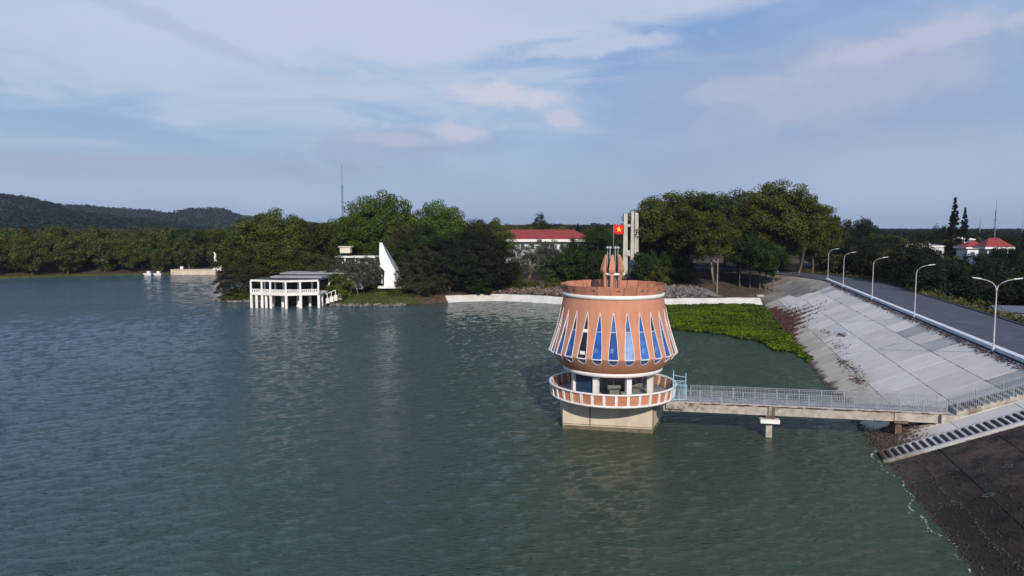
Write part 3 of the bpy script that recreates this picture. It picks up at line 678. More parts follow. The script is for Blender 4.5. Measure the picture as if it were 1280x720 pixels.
for r_i, (s0, s1) in enumerate(rows):
    t0 = 5.6; off = 0
    while t0 < 116:
        L = 5.2; t1 = min(t0 + L, 117)
        slab_obj(s0, s1, t0, t1, M['slabold'] if random.random() < (.22 if r_i == 3 else .05) else M['slab'], dam); t0 = t1
    t0 = -2.5
    while t0 > -34:
        L = 5.0; slab_obj(s0, s1, t0 - L, t0, M['slabdark'], dam); t0 -= L
for s0, s1 in ((1.2, 5.6), (5.6, 10.2), (10.2, 14.25)): slab_obj(s0, s1, .1, 2.75, M['slab'], dam)
for s0, s1 in ((-.6, 4.6), (4.6, 9.4), (9.4, 14.25)): slab_obj(s0, s1, 2.8, 5.55, M['slab'], dam)
# coping stones / parapet along the crest
for i, t0 in enumerate(np.arange(-34, 117, 5.0)):
    t1 = t0 + 5.0; g_ = .012
    if t0 < 4.5 < t1 or t0 < 3 < t1: pass
    q = [(14.45, t0 + g_), (14.75, t0 + g_), (14.75, t1 - g_), (14.45, t1 - g_)]
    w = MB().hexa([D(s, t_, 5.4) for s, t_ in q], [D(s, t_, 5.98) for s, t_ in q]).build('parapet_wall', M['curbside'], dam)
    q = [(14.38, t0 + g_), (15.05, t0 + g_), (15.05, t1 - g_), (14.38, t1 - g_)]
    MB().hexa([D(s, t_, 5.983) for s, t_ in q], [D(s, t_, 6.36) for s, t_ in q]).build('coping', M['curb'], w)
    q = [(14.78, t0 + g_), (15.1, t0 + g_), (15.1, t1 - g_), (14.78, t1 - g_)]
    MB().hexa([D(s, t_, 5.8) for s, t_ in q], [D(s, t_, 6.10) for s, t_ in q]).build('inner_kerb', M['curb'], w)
# near stair: dark risers, pale treads
stairs = tag(empty('slope_stairs', D(0, 0, 0)), 'long straight flight of pale concrete steps climbing the dam slope from the water', 'stairs')
def S(s, t, z): p = D(s, t, z); q = D(0, 0, 0); return (p[0] - q[0], p[1] - q[1], z)
M['step'] = slabmat('step_concrete', (.46, .45, .45), (.38, .37, .37), (.20, .17, .14), (.3, 1.2), .08)
M['stepside'] = mat('riser_shade', (.03, .028, .03), (.045, .04, .04), 2, .9)  # shade on the lake-facing risers put into this dark colour
for k in range(30):
    s0 = -.4 + k * .5; z = (s0 + .5) * SL + .14
    q = [(s0, -2.1), (s0 + .5, -2.1), (s0 + .5, -.25), (s0, -.25)]
    r_ = MB().hexa([S(s, t_, z - .30) for s, t_ in q], [S(s, t_, z) for s, t_ in q]).build('step', M['stepside'], stairs)
    q = [(s0 + .17, -2.08), (s0 + .5, -2.08), (s0 + .5, -.27), (s0 + .17, -.27)]
    MB().hexa([S(s, t_, z + .002) for s, t_ in q], [S(s, t_, z + .03) for s, t_ in q]).build('tread', M['step'], r_)
for ta_, tb_ in ((-2.4, -2.12), (-.22, .05)):
    q0 = [(-.5, ta_), (-.5, tb_)]; mbs = MB()
    mbs.hexa([S(-.5, ta_, -.4), S(14.3, ta_, 5.6), S(14.3, tb_, 5.6), S(-.5, tb_, -.4)], [S(-.5, ta_, .10), S(14.3, ta_, 6.08), S(14.3, tb_, 6.08), S(-.5, tb_, .10)]).build('stringer', M['step'], stairs)
# upper walkway from bridge landing to the crest
wk = tag(empty('slope_walkway', D(0, 0, 0)), 'railed stepped walkway continuing from the footbridge landing up to the dam crest', 'walkway')
s0w, s1w = 6.2, 14.3; z0w, z1w = 3.0, 6.1; nst = 17
for k in range(nst):
    a = s0w + (s1w - s0w) * k / nst; b2 = s0w + (s1w - s0w) * (k + 1) / nst; z = z0w + (z1w - z0w) * (k + 1) / nst
    q = [(a, 3.0), (b2, 3.0), (b2, 5.1), (a, 5.1)]
    sp_ = MB().hexa([S(s, t_, z - .45) for s, t_ in q], [S(s, t_, z) for s, t_ in q]).build('step', M['conc'], wk)
MB().hexa([S(s0w - .1, 2.9, 1.9), S(14.3, 2.9, 5.4), S(14.3, 5.2, 5.4), S(s0w - .1, 5.2, 1.9)], [S(s0w - .1, 2.9, 2.75), S(14.3, 2.9, 5.75), S(14.3, 5.2, 5.75), S(s0w - .1, 5.2, 2.75)]).build('ramp_beam', M['conc'], wk)
for tt in (3.06, 5.04): railing(wk, S(s0w, tt, 3.0), S(14.3, tt, 6.1), .95, .16, 2.0)
ab = MB(); q = [(5.0, 2.7), (6.4, 2.7), (6.4, 5.3), (5.0, 5.3)]
ab.hexa([S(s, t_, 1.4) for s, t_ in q], [S(s, t_, 2.84) for s, t_ in q]).build('abutment', M['conc'], wk)

# road, far kerb
def strip(pts, off0, off1, z, name, m, z1=None, kind='structure', parent=None):
    pts = np.asarray(pts); tn = np.gradient(pts, axis=0); tn /= np.linalg.norm(tn, axis=1)[:, None]; nr = np.stack([tn[:, 1], -tn[:, 0]], 1)
    a, b = pts + nr * off0, pts + nr * off1; mb = MB(); n = len(pts)
    if z1 is None:
        mb.add([(*p, z) for p in a] + [(*p, z) for p in b], [(i, i + 1, n + i + 1, n + i) for i in range(n - 1)])
    else:
        for i in range(n - 1): mb.hexa([(*a[i], z), (*a[i + 1], z), (*b[i + 1], z), (*b[i], z)], [(*a[i], z1), (*a[i + 1], z1), (*b[i + 1], z1), (*b[i], z1)])
    o = mb.build(name, m, parent)
    if kind: tag(o, kind=kind)
    return o
strip(ROAD, -5.4, 5.0, 5.90, 'road', M['asphalt'])
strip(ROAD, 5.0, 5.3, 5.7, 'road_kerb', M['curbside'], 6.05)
strip(ROAD, 5.3, 7.2, 5.84, 'road_verge', mat('verge_soil', (.075, .06, .04), (.05, .05, .025), 1, .95))
# ------------------------------------------------------------------ street lamps
def lamp_proto(double):
    root = empty('street_lamp')
    MB().lathe([(.0, 0), (.16, 0), (.16, .5), (.10, .6), (0, .6)], 10).build('base', M['lamp'], root)
    MB().tube([(0, 0, .5), (0, 0, 6.3)], [.08, .05], 10).build('pole', M['lamp'], root)
    for sgn in ((1, -1) if double else (1,)):
        arc = [(0, 0, 6.25), (sgn * .10, 0, 6.75), (sgn * .42, 0, 7.12), (sgn * .9, 0, 7.35), (sgn * 1.55, 0, 7.52)]
        a = MB().tube(arc, [.05, .045, .04, .038, .035], 8).build('arm', M['lamp'], root)
        h = MB(); h.hexa([(sgn * 1.45, -.10, 7.46), (sgn * 2.25, -.07, 7.58), (sgn * 2.25, .07, 7.58), (sgn * 1.45, .10, 7.46)], [(sgn * 1.45, -.07, 7.58), (sgn * 2.25, -.04, 7.66), (sgn * 2.25, .04, 7.66), (sgn * 1.45, .07, 7.58)])
        h.build('lamp_head', M['lamp'], a)
    return root
lamps = [(14.22, 18.8, True, 'street lamp with two arms on the dam crest, the nearest of the row'), (14.22, 46.6, False, 'single armed street lamp on the dam crest, second nearest of the row'),
         (14.22, 72.0, False, 'single armed street lamp on the dam crest, in the middle of the row'), (14.22, 98.0, False, 'single armed street lamp on the dam crest, second farthest of the row'),
         (15.0, 121.2, False, 'single armed street lamp at the far bend, the farthest of the row')]
dp, spx = lamp_proto(True), lamp_proto(False); used = False
for s, t_, dbl, lab in lamps:
    if dbl: o = dp
    elif not used: o = spx; used = True
    else: o = copy_tree(spx)
    p = D(s, t_, 6.0); o.location = (p[0], p[1], 5.85 if t_ > 118 else 5.80); o.rotation_euler.z = math.atan2(DS[1], DS[0]) - (.0 if dbl else .05)
    tag(o, lab, 'street lamp', 'street lamps along the dam crest')

# ------------------------------------------------------------------ white concrete shore lining
shore = LAKE[5:13]
def resample(P, step):
    P = np.asarray(P, float); d = np.r_[0, np.cumsum(np.hypot(*np.diff(P, axis=0).T))]; n = int(d[-1] / step)
    q = np.linspace(0, d[-1], n + 1); return np.stack([np.interp(q, d, P[:, 0]), np.interp(q, d, P[:, 1])], 1)
def smooth(P, k=6):
    for _ in range(k):
        Q = P.copy(); Q[1:-1] = (P[:-2] + 2 * P[1:-1] + P[2:]) / 4; P = Q
    return P
sl = smooth(resample(shore, 2.0), 10)
tn = np.gradient(sl, axis=0); tn /= np.linalg.norm(tn, axis=1)[:, None]; nr = np.stack([tn[:, 1], -tn[:, 0]], 1)   # points inland (going west)
lining = tag(empty('shore_lining', (float(sl[0][0]), float(sl[0][1]), 0)), 'low sloping white concrete lining curving along the far shore behind the tower', 'retaining wall')
M['lining'] = mat('white_lining_concrete', (.58, .56, .52), (.48, .46, .42), .5, .85, .08, rnd=.04, c3=(.34, .31, .27), c3t=(.58, .82))
o0 = sl[0]
def LP(i, off, z): p = sl[i] + nr[i] * off - o0; return (float(p[0]), float(p[1]), z)
for i in range(0, len(sl) - 2, 2):
    j = min(i + 2, len(sl) - 1); mb = MB(); m_ = i + 1
    top = 1.5 + .05 * math.sin(i)
    for a, b_ in ((i, m_), (m_, j)):
        mb.hexa([LP(a, -1.2, -.6), LP(b_, -1.2, -.6), LP(b_, 2.6, -.6), LP(a, 2.6, -.6)], [LP(a, -.5, .08), LP(b_, -.5, .08), LP(b_, 1.5, top), LP(a, 1.5, top)])
        mb.hexa([LP(a, 1.5, .5), LP(b_, 1.5, .5), LP(b_, 2.0, .5), LP(a, 2.0, .5)], [LP(a, 1.5, top + .002), LP(b_, 1.5, top + .002), LP(b_, 2.0, top + .002), LP(a, 2.0, top + .002)])
    mb.build('lining_panel', M['lining'], lining)

# ------------------------------------------------------------------ scatter helpers
rng = np.random.default_rng(11)
def quads(C, Nrm, S, asp=1.0, seed=0):
    """leaf shaped quads at C facing Nrm with size S"""
    r = np.random.default_rng(seed); n = len(C); Nrm = Nrm / (np.linalg.norm(Nrm, axis=1, keepdims=True) + 1e-9)
    a = r.normal(size=(n, 3)); T = np.cross(Nrm, a); T /= np.linalg.norm(T, axis=1, keepdims=True) + 1e-9; B = np.cross(Nrm, T)
    S = np.broadcast_to(np.asarray(S, float), (n,))[:, None] * r.uniform(.6, 1.3, (n, 1)); h = S * .5; w = S * .5 * asp
    fold = Nrm * S * .12
    V = np.stack([C - T * w, C - B * h * .9 + fold, C + T * w, C + B * h + fold], 1).reshape(-1, 3)
    return V, np.arange(4 * n).reshape(n, 4)
def ball(r, n, bias=.5):
    d = r.normal(size=(n, 3)); d /= np.linalg.norm(d, axis=1, keepdims=True); return d, r.uniform(0, 1, (n, 1)) ** bias
def crown_points(seed, H, Wd, base, shape, ncl, nleaf, clr, flat=.75):
    r = np.random.default_rng(seed); hc = (H - base) / 2; cz = base + hc; Cs = []
    while len(Cs) < ncl:
        d, k = ball(r, 1, .33); d = d[0]; k = float(k[0, 0])
        if shape == 'round':
            p = d * np.array([Wd / 2, Wd / 2, hc]) * (k * .95); p[2] += cz; p[:2] *= 1 + .15 * (p[2] < cz)
        elif shape == 'dome':
            a = r.uniform(0, 6.28); q = math.sqrt(r.uniform(0, 1)); z = base + (H - base) * (1 - q ** 2.2 * .85) * r.uniform(.72, 1.0)
            p = np.array([math.cos(a) * q * Wd / 2, math.sin(a) * q * Wd / 2, z])
        elif shape == 'cone':
            z = r.uniform(0, 1) ** 1.15; a = r.uniform(0, 6.28); q = math.sqrt(r.uniform(.02, 1)) * (1 - z) ** .8
            p = np.array([math.cos(a) * q * Wd * .42, math.sin(a) * q * Wd * .42, base + (H - base) * z])
        Cs.append(p)
    Cs = np.array(Cs); R_ = clr * r.uniform(.6, 1.25, ncl) * (1.25 - (Cs[:, 2] - base) / (H - base) * .95 if shape == 'cone' else 1); pick = r.integers(0, ncl, nleaf)
    d, k = ball(r, nleaf, .35); P = Cs[pick] + d * k * R_[pick][:, None] * np.array([1, 1, flat])
    if shape == 'cone': P[:, 2] = np.minimum(P[:, 2], H)
    Nn = d + np.array([0, 0, .45]) + r.normal(size=(nleaf, 3)) * .55
    return P, Nn, Cs
def tree_proto(name, seed, H, Wd, base, shape, ncl, nleaf, ls, clr, leaf, bark, flat=.75, trunks=1, tr=.28, asp=.75):
    P, Nn, Cs = crown_points(seed, H, Wd, base, shape, ncl, nleaf, clr, flat)
    zt = np.percentile(P[:, 2], 99.6); P[:, 2] = base + (P[:, 2] - base) * (H - base) / (zt - base); Cs[:, 2] = base + (Cs[:, 2] - base) * (H - base) / (zt - base)
    V, F = quads(P, Nn, ls, asp, seed); cme = fast_mesh('crown', V, F, leaf)
    r = random.Random(seed); mb = MB(); cl = [Vector(c) for c in Cs]
    for k in range(trunks):
        b0 = Vector((r.uniform(-.6, .6) * (trunks > 1), r.uniform(-.6, .6) * (trunks > 1), -.5)); fork = Vector((r.uniform(-1, 1) * (.6 + trunks * .6), r.uniform(-1, 1) * (.6 + trunks * .5), max(base * .85, H * .22)))
        if shape == 'cone': fork = Vector((0, 0, H * .9))
        mid = (b0 + fork) / 2 + Vector((r.uniform(-.3, .3), r.uniform(-.3, .3), 0))
        rr = tr * H / 15; mb.tube([b0, b0 + Vector((0, 0, .9)), mid, fork], [rr * 1.35, rr, rr * .85, rr * .7 if shape != 'cone' else .05], 7)
        if shape == 'cone':
            for c in r.sample(cl, min(14, len(cl))): mb.tube([(0, 0, c.z - .8), c], [.07, .02], 4)
            continue
        for c in r.sample(cl, min(len(cl), 9 if trunks == 1 else 6)):
            m1 = fork + (c - fork) * .5 + Vector((r.uniform(-.6, .6), r.uniform(-.6, .6), r.uniform(0, .8)))
            mb.tube([fork - Vector((0, 0, .2)), m1, c], [rr * .5, rr * .28, rr * .08], 5)
    return dict(name=name, crown=cme, trunk=mb.mesh('trunk', bark))
PR_ = {}
def P_(key, *a, **k): PR_[key] = tree_proto(key, *a, **k)
B1, B2 = M['bark'], M['barkpale']
P_('broad', 1, 20, 19, 3.0, 'round', 120, 24000, .50, 2.3, L_['mid'], B1)
P_('broadb', 2, 20, 17, 3.0, 'round', 100, 22000, .50, 2.2, L_['bright'], B1)
P_('dark', 3, 19, 18, 2.5, 'round', 110, 22000, .48, 2.3, L_['dark'], B1)
P_('olive', 4, 16, 15, 2.0, 'round', 95, 17000, .46, 2.0, L_['olive'], B1)
P_('dome', 5, 15, 26, 3.5, 'dome', 150, 30000, .38, 1.9, L_['night'], B1, flat=.40, trunks=2, tr=.3)
P_('domebrown', 6, 10, 20, 2.5, 'dome', 90, 12000, .34, 1.6, L_['brown'], B1, flat=.42, trunks=3, tr=.22)
P_('tall', 7, 25, 17, 9.0, 'round', 105, 22000, .50, 2.3, L_['dark'], B2, trunks=1, tr=.22)
P_('tallb', 8, 25, 18, 7.0, 'round', 115, 25000, .50, 2.3, L_['mid'], B1, trunks=2, tr=.2)
P_('forest', 9, 15, 11, .9, 'round', 55, 6500, .60, 1.8, L_['forest'], B2, tr=.16)
P_('forestb', 10, 15, 12, .7, 'round', 60, 7000, .60, 1.9, L_['olive'], B2, tr=.16)
P_('forestc', 12, 14, 13, 1.5, 'round', 70, 8500, .55, 1.9, L_['mid'], B1, tr=.16)
P_('bush', 13, 3.6, 5.4, -.3, 'round', 34, 5000, .30, .9, L_['mid'], B1, tr=.2)
P_('bushdark', 14, 5.5, 7.0, -.3, 'round', 44, 7000, .34, 1.1, L_['dark'], B1, tr=.2)
P_('bushbrown', 15, 4.6, 7.0, -.2, 'round', 40, 5200, .26, 1.1, L_['brown'], B2, tr=.2)
P_('grey', 16, 8.5, 8.5, 1.2, 'round', 50, 5200, .28, 1.1, L_['grey'], B2, trunks=3, tr=.18)
P_('shade', 17, 11, 13, 1.0, 'round', 70, 10000, .50, 1.8, L_['night'], B1, tr=.2)
P_('conifer', 18, 17, 5.6, 1.0, 'cone', 260, 14000, .34, .62, L_['night'], B1, tr=.18)
P_('lean', 20, 21, 12, 9.5, 'round', 70, 11000, .42, 1.7, L_['mid'], B2, trunks=2, tr=.17)
P_('row', 19, 12, 8, 5.0, 'round', 50, 9000, .42, 1.6, L_['dark'], B1, tr=.26)
proto_used = {}
def tree(key, x, y, label, group=None, H=None, W=None, sink=.2, kind='tree', rz=None, cat='tree', z=None, name=None):
    pr = PR_[key]; nm = name or {'conifer': 'conifer_tree', 'bush': 'bush', 'bushdark': 'bush', 'bushbrown': 'bush', 'forest': 'forest_tree', 'forestb': 'forest_tree', 'forestc': 'forest_tree', 'shade': 'forest_tree'}.get(key, 'broadleaf_tree')
    h0 = {'broad': 20, 'broadb': 20, 'dark': 19, 'olive': 16, 'dome': 15, 'domebrown': 10, 'tall': 25, 'tallb': 25, 'forest': 15, 'forestb': 15, 'forestc': 14, 'bush': 3.6, 'bushdark': 5.5, 'bushbrown': 4.6, 'grey': 8.5, 'shade': 11, 'conifer': 17, 'row': 12, 'lean': 21}[key]
    w0_ = {'broad': 19, 'broadb': 17, 'dark': 18, 'olive': 15, 'dome': 26, 'domebrown': 20, 'tall': 17, 'tallb': 18, 'forest': 11, 'forestb': 12, 'forestc': 13, 'bush': 5.4, 'bushdark': 7, 'bushbrown': 7, 'grey': 8.5, 'shade': 13, 'conifer': 5.6, 'row': 8, 'lean': 12}[key]
    zz = hz_at(x, y) if z is None else z
    o = empty(nm, (x, y, zz - sink), random.uniform(0, 6.28) if rz is None else rz)
    sh_ = (H or h0) / h0; sw = (W / w0_) if W else sh_; o.scale = (sw, sw, sh_)
    link('trunk', pr['trunk'], o); link('crown', pr['crown'], o)
    return tag(o, label, cat, group)
def UP(u, y): return (u - 640) / 900 * (y * .9965 + 1.0)     # world x for a bearing at distance y

# ------------------------------------------------------------------ water hyacinth, weed heaps, foam, toe stones
def in_poly(P, poly):
    X, Y = P[:, 0], P[:, 1]; ins = np.zeros(len(P), bool)
    for i in range(len(poly)):
        a, b = poly[i], poly[(i + 1) % len(poly)]; c = ((a[1] > Y) != (b[1] > Y))
        ins ^= c & (X < (b[0] - a[0]) * (Y - a[1]) / (b[1] - a[1] + 1e-12) + a[0])
    return ins
HY = [(22.7, 168.8), (36.5, 168.9), (48, 170.6), (57.5, 170.8), (58.5, 166), (53.8, 146), (48.6, 127), (44, 108), (42.3, 100.5), (40.6, 98.2), (40.3, 103.5), (40.0, 110), (38.8, 116.5), (36.5, 121.5), (33.5, 125), (29.5, 128.5), (26.0, 131), (22, 134), (19, 140), (18, 155)]
pts = rng.uniform((15, 95), (66, 172), (90000, 2)); pts = pts[in_poly(pts + np.stack([wob(pts[:, 0], pts[:, 1], 2.3), wob(pts[:, 1], pts[:, 0], 1.9)], 1) * (.8 + .9 * (wob(pts[:, 0], pts[:, 1], 6) > .2))[:, None], HY)]
dens = wob(pts[:, 0], pts[:, 1], 3.1) + .8 * wob(pts[:, 0], pts[:, 1], 9); pts = pts[(dens > -1.15) | (rng.uniform(size=len(pts)) < .25)]
pz = .06 + .16 * (1 + wob(pts[:, 0], pts[:, 1], 1.6)) * rng.uniform(.3, 1, len(pts)) + .12
nrm = rng.normal(size=(len(pts), 3)) * .75 + np.array([0, 0, 1.0])
V, F = quads(np.column_stack([pts, pz]), nrm, .48, .85, 3)
tag(link('water_hyacinth', fast_mesh('water_hyacinth', V, F, L_['hyac'])), 'bright green mat of floating water hyacinth in the corner between shore lining and dam', 'water plants', kind='stuff')
hp = rng.uniform((14, 92), (68, 173), (2600, 2)); hp = hp[in_poly(hp, HY)]
# dead weed heap on the slope edge
def strands(n, fs, name, label, m, S, asp, zof=.1, seed=5, kind='stuff', cat='debris'):
    r = np.random.default_rng(seed); C = np.array([fs(r) for _ in range(n)]); Nn = r.normal(size=(n, 3)) * .5 + np.array([-.3, 0, 1.]); V, F = quads(C, Nn, S, asp, seed)
    return tag(link(name, fast_mesh(name, V, F, m)), label, cat, kind=kind)
M['litter'] = mat('dry_litter', (.046, .033, .026), (.026, .021, .018), 1.2, .95, isl=.35)
def heap(r):
    t_ = r.normal(84, 10); t_ = min(max(t_, 52), 104); s = abs(r.normal(0, 1)) * max(2.6 - abs(t_ - 86) * .09, .5) * (1 + .5 * math.sin(t_ * 1.3)) + .1; s = max(s, -.4)
    return D(s, t_, max(s, 0) * SL + .10 + r.uniform(0, .35) * math.exp(-s))
strands(4200, heap, 'dead_weed_heap', 'dark reddish brown heap of dead weed washed onto the pale dam slope beside the hyacinth', M['deadweed'], .75, .22)
def bits(r):
    k = r.integers(0, 7); cs = [(4.6, 58, 2.4, .35), (4.6, 45, 3, .4), (3.4, 30, 2, .3), (2.8, 24, 1.5, .25), (3.1, 35, 1.2, .2), (1.9, 10, 1.6, .25), (5.9, 52, 1, .2)][k]
    s = cs[0] + r.normal() * cs[3] * 1.3; t_ = cs[1] + r.normal() * cs[2]; return D(s, t_, s * SL + .11)
strands(650, bits, 'dry_weed_scraps', 'thin dark scraps of dried weed lying in rows on the lower dam slope', M['deadweed'], .38, .3, seed=8)
def drain(r):
    t_ = r.uniform(-5, 110); s = 14.05 - abs(r.normal()) * .35; return D(s, t_, s * SL + .10 + r.uniform(0, .12))
strands(2200, drain, 'wall_foot_weeds', 'dark weeds and dirt gathered along the lake side foot of the crest parapet', M['deadweed'], .30, .5, seed=9)
def jw(r):
    s = [3.3, 7.1, 10.8][int(r.integers(0, 3))] + r.normal() * .04; t_ = r.uniform(5.8, 112); t_ += math.sin(t_ * .9) * 1.2; return D(s, t_, s * SL + .10)
strands(520, jw, 'joint_weeds', 'tiny dark weeds growing in the long joints of the pale dam slabs', M['deadweed'], .16, .5, seed=13)
def foam(r):
    t_ = r.uniform(-26, 1); q = math.sin(t_ * 1.7) * .22 + math.sin(t_ * .6) * .35; s = -.62 + q + r.normal() * .035
    if r.uniform() < .04: s -= abs(r.normal()) * .4
    return D(s, t_, .035)
strands(260, foam, 'shore_foam', 'broken white line of foam where wavelets meet the dark dam toe', M['foam'], .10, .8, seed=10, cat='foam')
def stones(n, fs, name, label, m, r0, r1, seed, cat='stones', parent=None):
    r = np.random.default_rng(seed); base = np.array([(1, 0, 0), (-1, 0, 0), (0, 1, 0), (0, -1, 0), (0, 0, 1), (0, 0, -1)], float)
    fc = np.array([(0, 2, 4), (2, 1, 4), (1, 3, 4), (3, 0, 4), (2, 0, 5), (1, 2, 5), (3, 1, 5), (0, 3, 5)]); Vs = []; Fs = []
    for i in range(n):
        c = np.array(fs(r)); sc = r.uniform(r0, r1) * (r.uniform(.5, 1.6, 3) * np.array([1, 1, .7])); A = r.normal(size=(3, 3)); Q, _ = np.linalg.qr(A)
        Vs.append((base * sc * r.uniform(.75, 1.2, (6, 1))) @ Q + c); Fs.append(fc + 6 * i)
    return tag(link(name, fast_mesh(name, np.vstack(Vs), np.vstack(Fs), m), parent), label, cat, kind='stuff')
def toe(r):
    t_ = r.uniform(-32, 1) ; s = -.3 + abs(r.normal()) * .35 + .1 * math.sin(t_ * 1.9); return D(s, t_, s * SL + .05)
M['toe'] = mat('wet_toe_stone', (.065, .048, .038), (.035, .028, .025), 2, .7, isl=.4)
stones(900, toe, 'toe_stones_near', 'dark wet stones along the waterline of the dark nearer dam slope', M['toe'], .04, .10, 21)
def toe2(r):
    t_ = r.uniform(1, 60); s = -.15 + r.normal() * .22; return D(s, t_, s * SL + .05)
stones(1000, toe2, 'toe_stones_far', 'dark stones along the waterline of the pale dam slope beyond the footbridge', M['toe'], .06, .16, 22)
def dirt(r):
    t_ = r.uniform(-.5, 6.0); s = .9 + r.normal() * 1.1 + .35 * max(0, t_ - 2); s = min(max(s, -.6), 4.6); return D(s, t_, max(s, -.5) * SL + .14)
stones(2200, dirt, 'landing_rubble', 'brown rubble and silt piled beneath the shore end of the footbridge', mat('silt_rubble', (.10, .072, .052), (.055, .042, .032), 2, .95, isl=.3), .03, .09, 23)
for k, (s, t_) in enumerate([(3.3, -12.5), (5.6, -9), (4.2, -16.5), (7.0, -13.5), (2.4, -22)]):      # pale ring marks of broken weep holes
    mb = MB(); mb.lathe([(.22, 0), (.30, .05), (.42, .05), (.46, 0)], 14)
    p = D(s, t_, s * SL + .10); o = mb.build('weep_hole_collar', mat('dull_collar', (.075, .065, .065)) if k == 0 else bpy.data.materials['dull_collar'], dam, p); o.rotation_euler = (0, -math.atan(SL), math.atan2(DS[1], DS[0])); o.scale = (.9, .6, .4)
def litter(r):
    t_ = r.uniform(-34, -2.6); s = r.uniform(.1, 13.5) ** 1.0; s = s * (.55 + .45 * r.uniform()); return D(s, t_, s * SL + .10 + r.uniform(0, .04))
strands(5200, litter, 'bank_litter', 'brown dry litter and moss scattered over the dark nearer dam slope', M['litter'], .14, .6, seed=12)
# ridge of silt on the dark slope
def silt(r):
    t_ = r.uniform(-34, -3); s = 1.55 + .12 * math.sin(t_ * .8) + r.normal() * .09; return D(s, t_, s * SL + .07)
stones(1100, silt, 'silt_ridge', 'brown ridge of silt and pebbles running along the dark dam slope just above the water', M['toe'], .03, .08, 24)

# ------------------------------------------------------------------ rocks on the far bank
def pile(x0, x1, d0, d1, zx):
    def f(r):
        for _ in range(50):
            x = r.uniform(x0, x1); y = r.uniform(168, 205); d = float(lake_dist(np.array([x]), np.array([y]))[0])
            if d0 < d < d1: return (x, y, hz_at(x, y) + r.uniform(-.1, zx) * (1 - abs((x - (x0 + x1) / 2) / (x1 - x0) * 2) ** 2))
        return (x0, 190, 0)
    return f
stones(2600, pile(35.5, 51, 2.6, 13, 1.1), 'rock_pile', 'heap of grey rocks and rubble on the bank just right of the tower top', M['rock'], .14, .45, 31)
stones(1700, pile(-8, 25, 2.4, 12, .9), 'bank_rubble', 'brown rocks and rubble on the bank below the red roofed building', M['rockbrown'], .14, .5, 32)
def tip(r):
    q = LAKE[13 + int(r.integers(0, 7))]; q2 = LAKE[14 + int(r.integers(0, 1))]; i = int(r.integers(13, 20)); a, b = LAKE[i], LAKE[i + 1]; f_ = r.uniform(); p = a + (b - a) * f_ + r.normal(size=2) * .5; return (p[0], p[1], .15)
stones(520, tip, 'waterline_rocks', 'small pale and brown rocks along the waterline of the green peninsula', M['rock'], .18, .55, 33)
def gblades(n, cond, name, label, m, S, seed, x0, x1, y0, y1, zoff=.15, asp=.35):
    r = np.random.default_rng(seed); P = r.uniform((x0, y0), (x1, y1), (n, 2)); P = P[cond(P[:, 0], P[:, 1])]; Z = height(P[:, 0], P[:, 1]) + zoff
    nn = r.normal(size=(len(P), 3)) * np.array([1, 1, .5]) + np.array([0, -.4, .4]); V, F = quads(np.column_stack([P, Z]), nn, S, asp, seed)
    return tag(link(name, fast_mesh(name, V, F, m)), label, 'grass', kind='stuff')
gblades(26000, lambda x, y: (lake_dist(x, y) > .3) & (lake_dist(x, y) < 16), 'bank_grass', 'short green grass on the sloping bank of the peninsula below the white sail', L_['grass'], .45, 41, -84, -22, 166, 205)
gblades(9000, lambda x, y: (lake_dist(x, y) > .2) & (lake_dist(x, y) < 4), 'far_shore_grass', 'thin strip of green grass at the foot of the far left forest', L_['grass'], .7, 42, -330, -100, 235, 300)
def vr(r_, n): return r_
ii = rng.integers(0, len(ROAD) - 8, 7000); offr = 5.6 + np.abs(rng.normal(size=7000)) * 2.2; tt = np.gradient(ROAD, axis=0); tt /= np.linalg.norm(tt, axis=1)[:, None]
clump = (np.sin(ii * 2.1) + np.sin(ii * .77 + 1) > -.6); P = ROAD[ii] + np.stack([tt[ii, 1], -tt[ii, 0]], 1) * offr[:, None] + tt[ii] * rng.uniform(-3, 3, (7000, 1)); 
sg, tg = st_of(P[:, 0], P[:, 1]); tuft = np.sin(tg * 1.9) + np.sin(tg * .83 + 2); Hh = rng.uniform(.1, 1.0, 7000) * np.clip(.8 + .6 * tuft, .15, 2)
P3 = np.column_stack([P, np.maximum(5.75 - np.maximum(offr - 7.2, 0) * .5, 3) + Hh * .8]); nn = rng.normal(size=(7000, 3)) * np.array([1, 1, .25]); 
V, F = quads(P3, nn, .75, .30, 44); tag(link('roadside_weeds', fast_mesh('roadside_weeds', V, F, L_['weed'])), 'tall yellow green weeds along the right edge of the crest road', 'weeds', kind='stuff')

# ------------------------------------------------------------------ lakeside pavilion on stilts
M['roofdark'] = mat('dark_felt_roof', (.06, .065, .075), (.035, .04, .05), .8, .9)
pav = tag(empty('lakeside_pavilion', (-51, 166, 0)), 'white open pavilion on stilts over the water at the tip of the peninsula', 'pavilion')
fr_ = [(-60.3, 165.2), (-57.6, 164.6), (-55.3, 163.6), (-51.4, 162.4), (-48.4, 163.4), (-44.6, 164.6)]     # zigzag lake front
def rel(p, z): return (p[0] + 51, p[1] - 166, z)
back = [(x + .6, y + 8.5) for x, y in fr_]
deck = MB(); n = len(fr_)
deck.prism([rel(p, 0)[:2] for p in fr_] + [rel(p, 0)[:2] for p in back[::-1]], 3.0, 3.35); deck.build('deck', M['white2'], pav)
lg = MB(); lg.box((0, 0, 1.0), (.52, .52, 4.1)); lme = lg.mesh('stilt', M['white'])
for p in fr_: link('stilt', lme, pav, rel((p[0] + .15, p[1] + .35), 0))
for k, (x, y) in enumerate([(-58.9, 165.4), (-56.5, 164.9), (-58.6, 168), (-56.0, 168.5), (-53.5, 169.5), (-50.2, 168), (-47.5, 168.6), (-44.8, 169), (-53.2, 166.4), (-49.4, 166.2), (-46.2, 171)]): link('stilt', lme, pav, rel((x, y), .2))
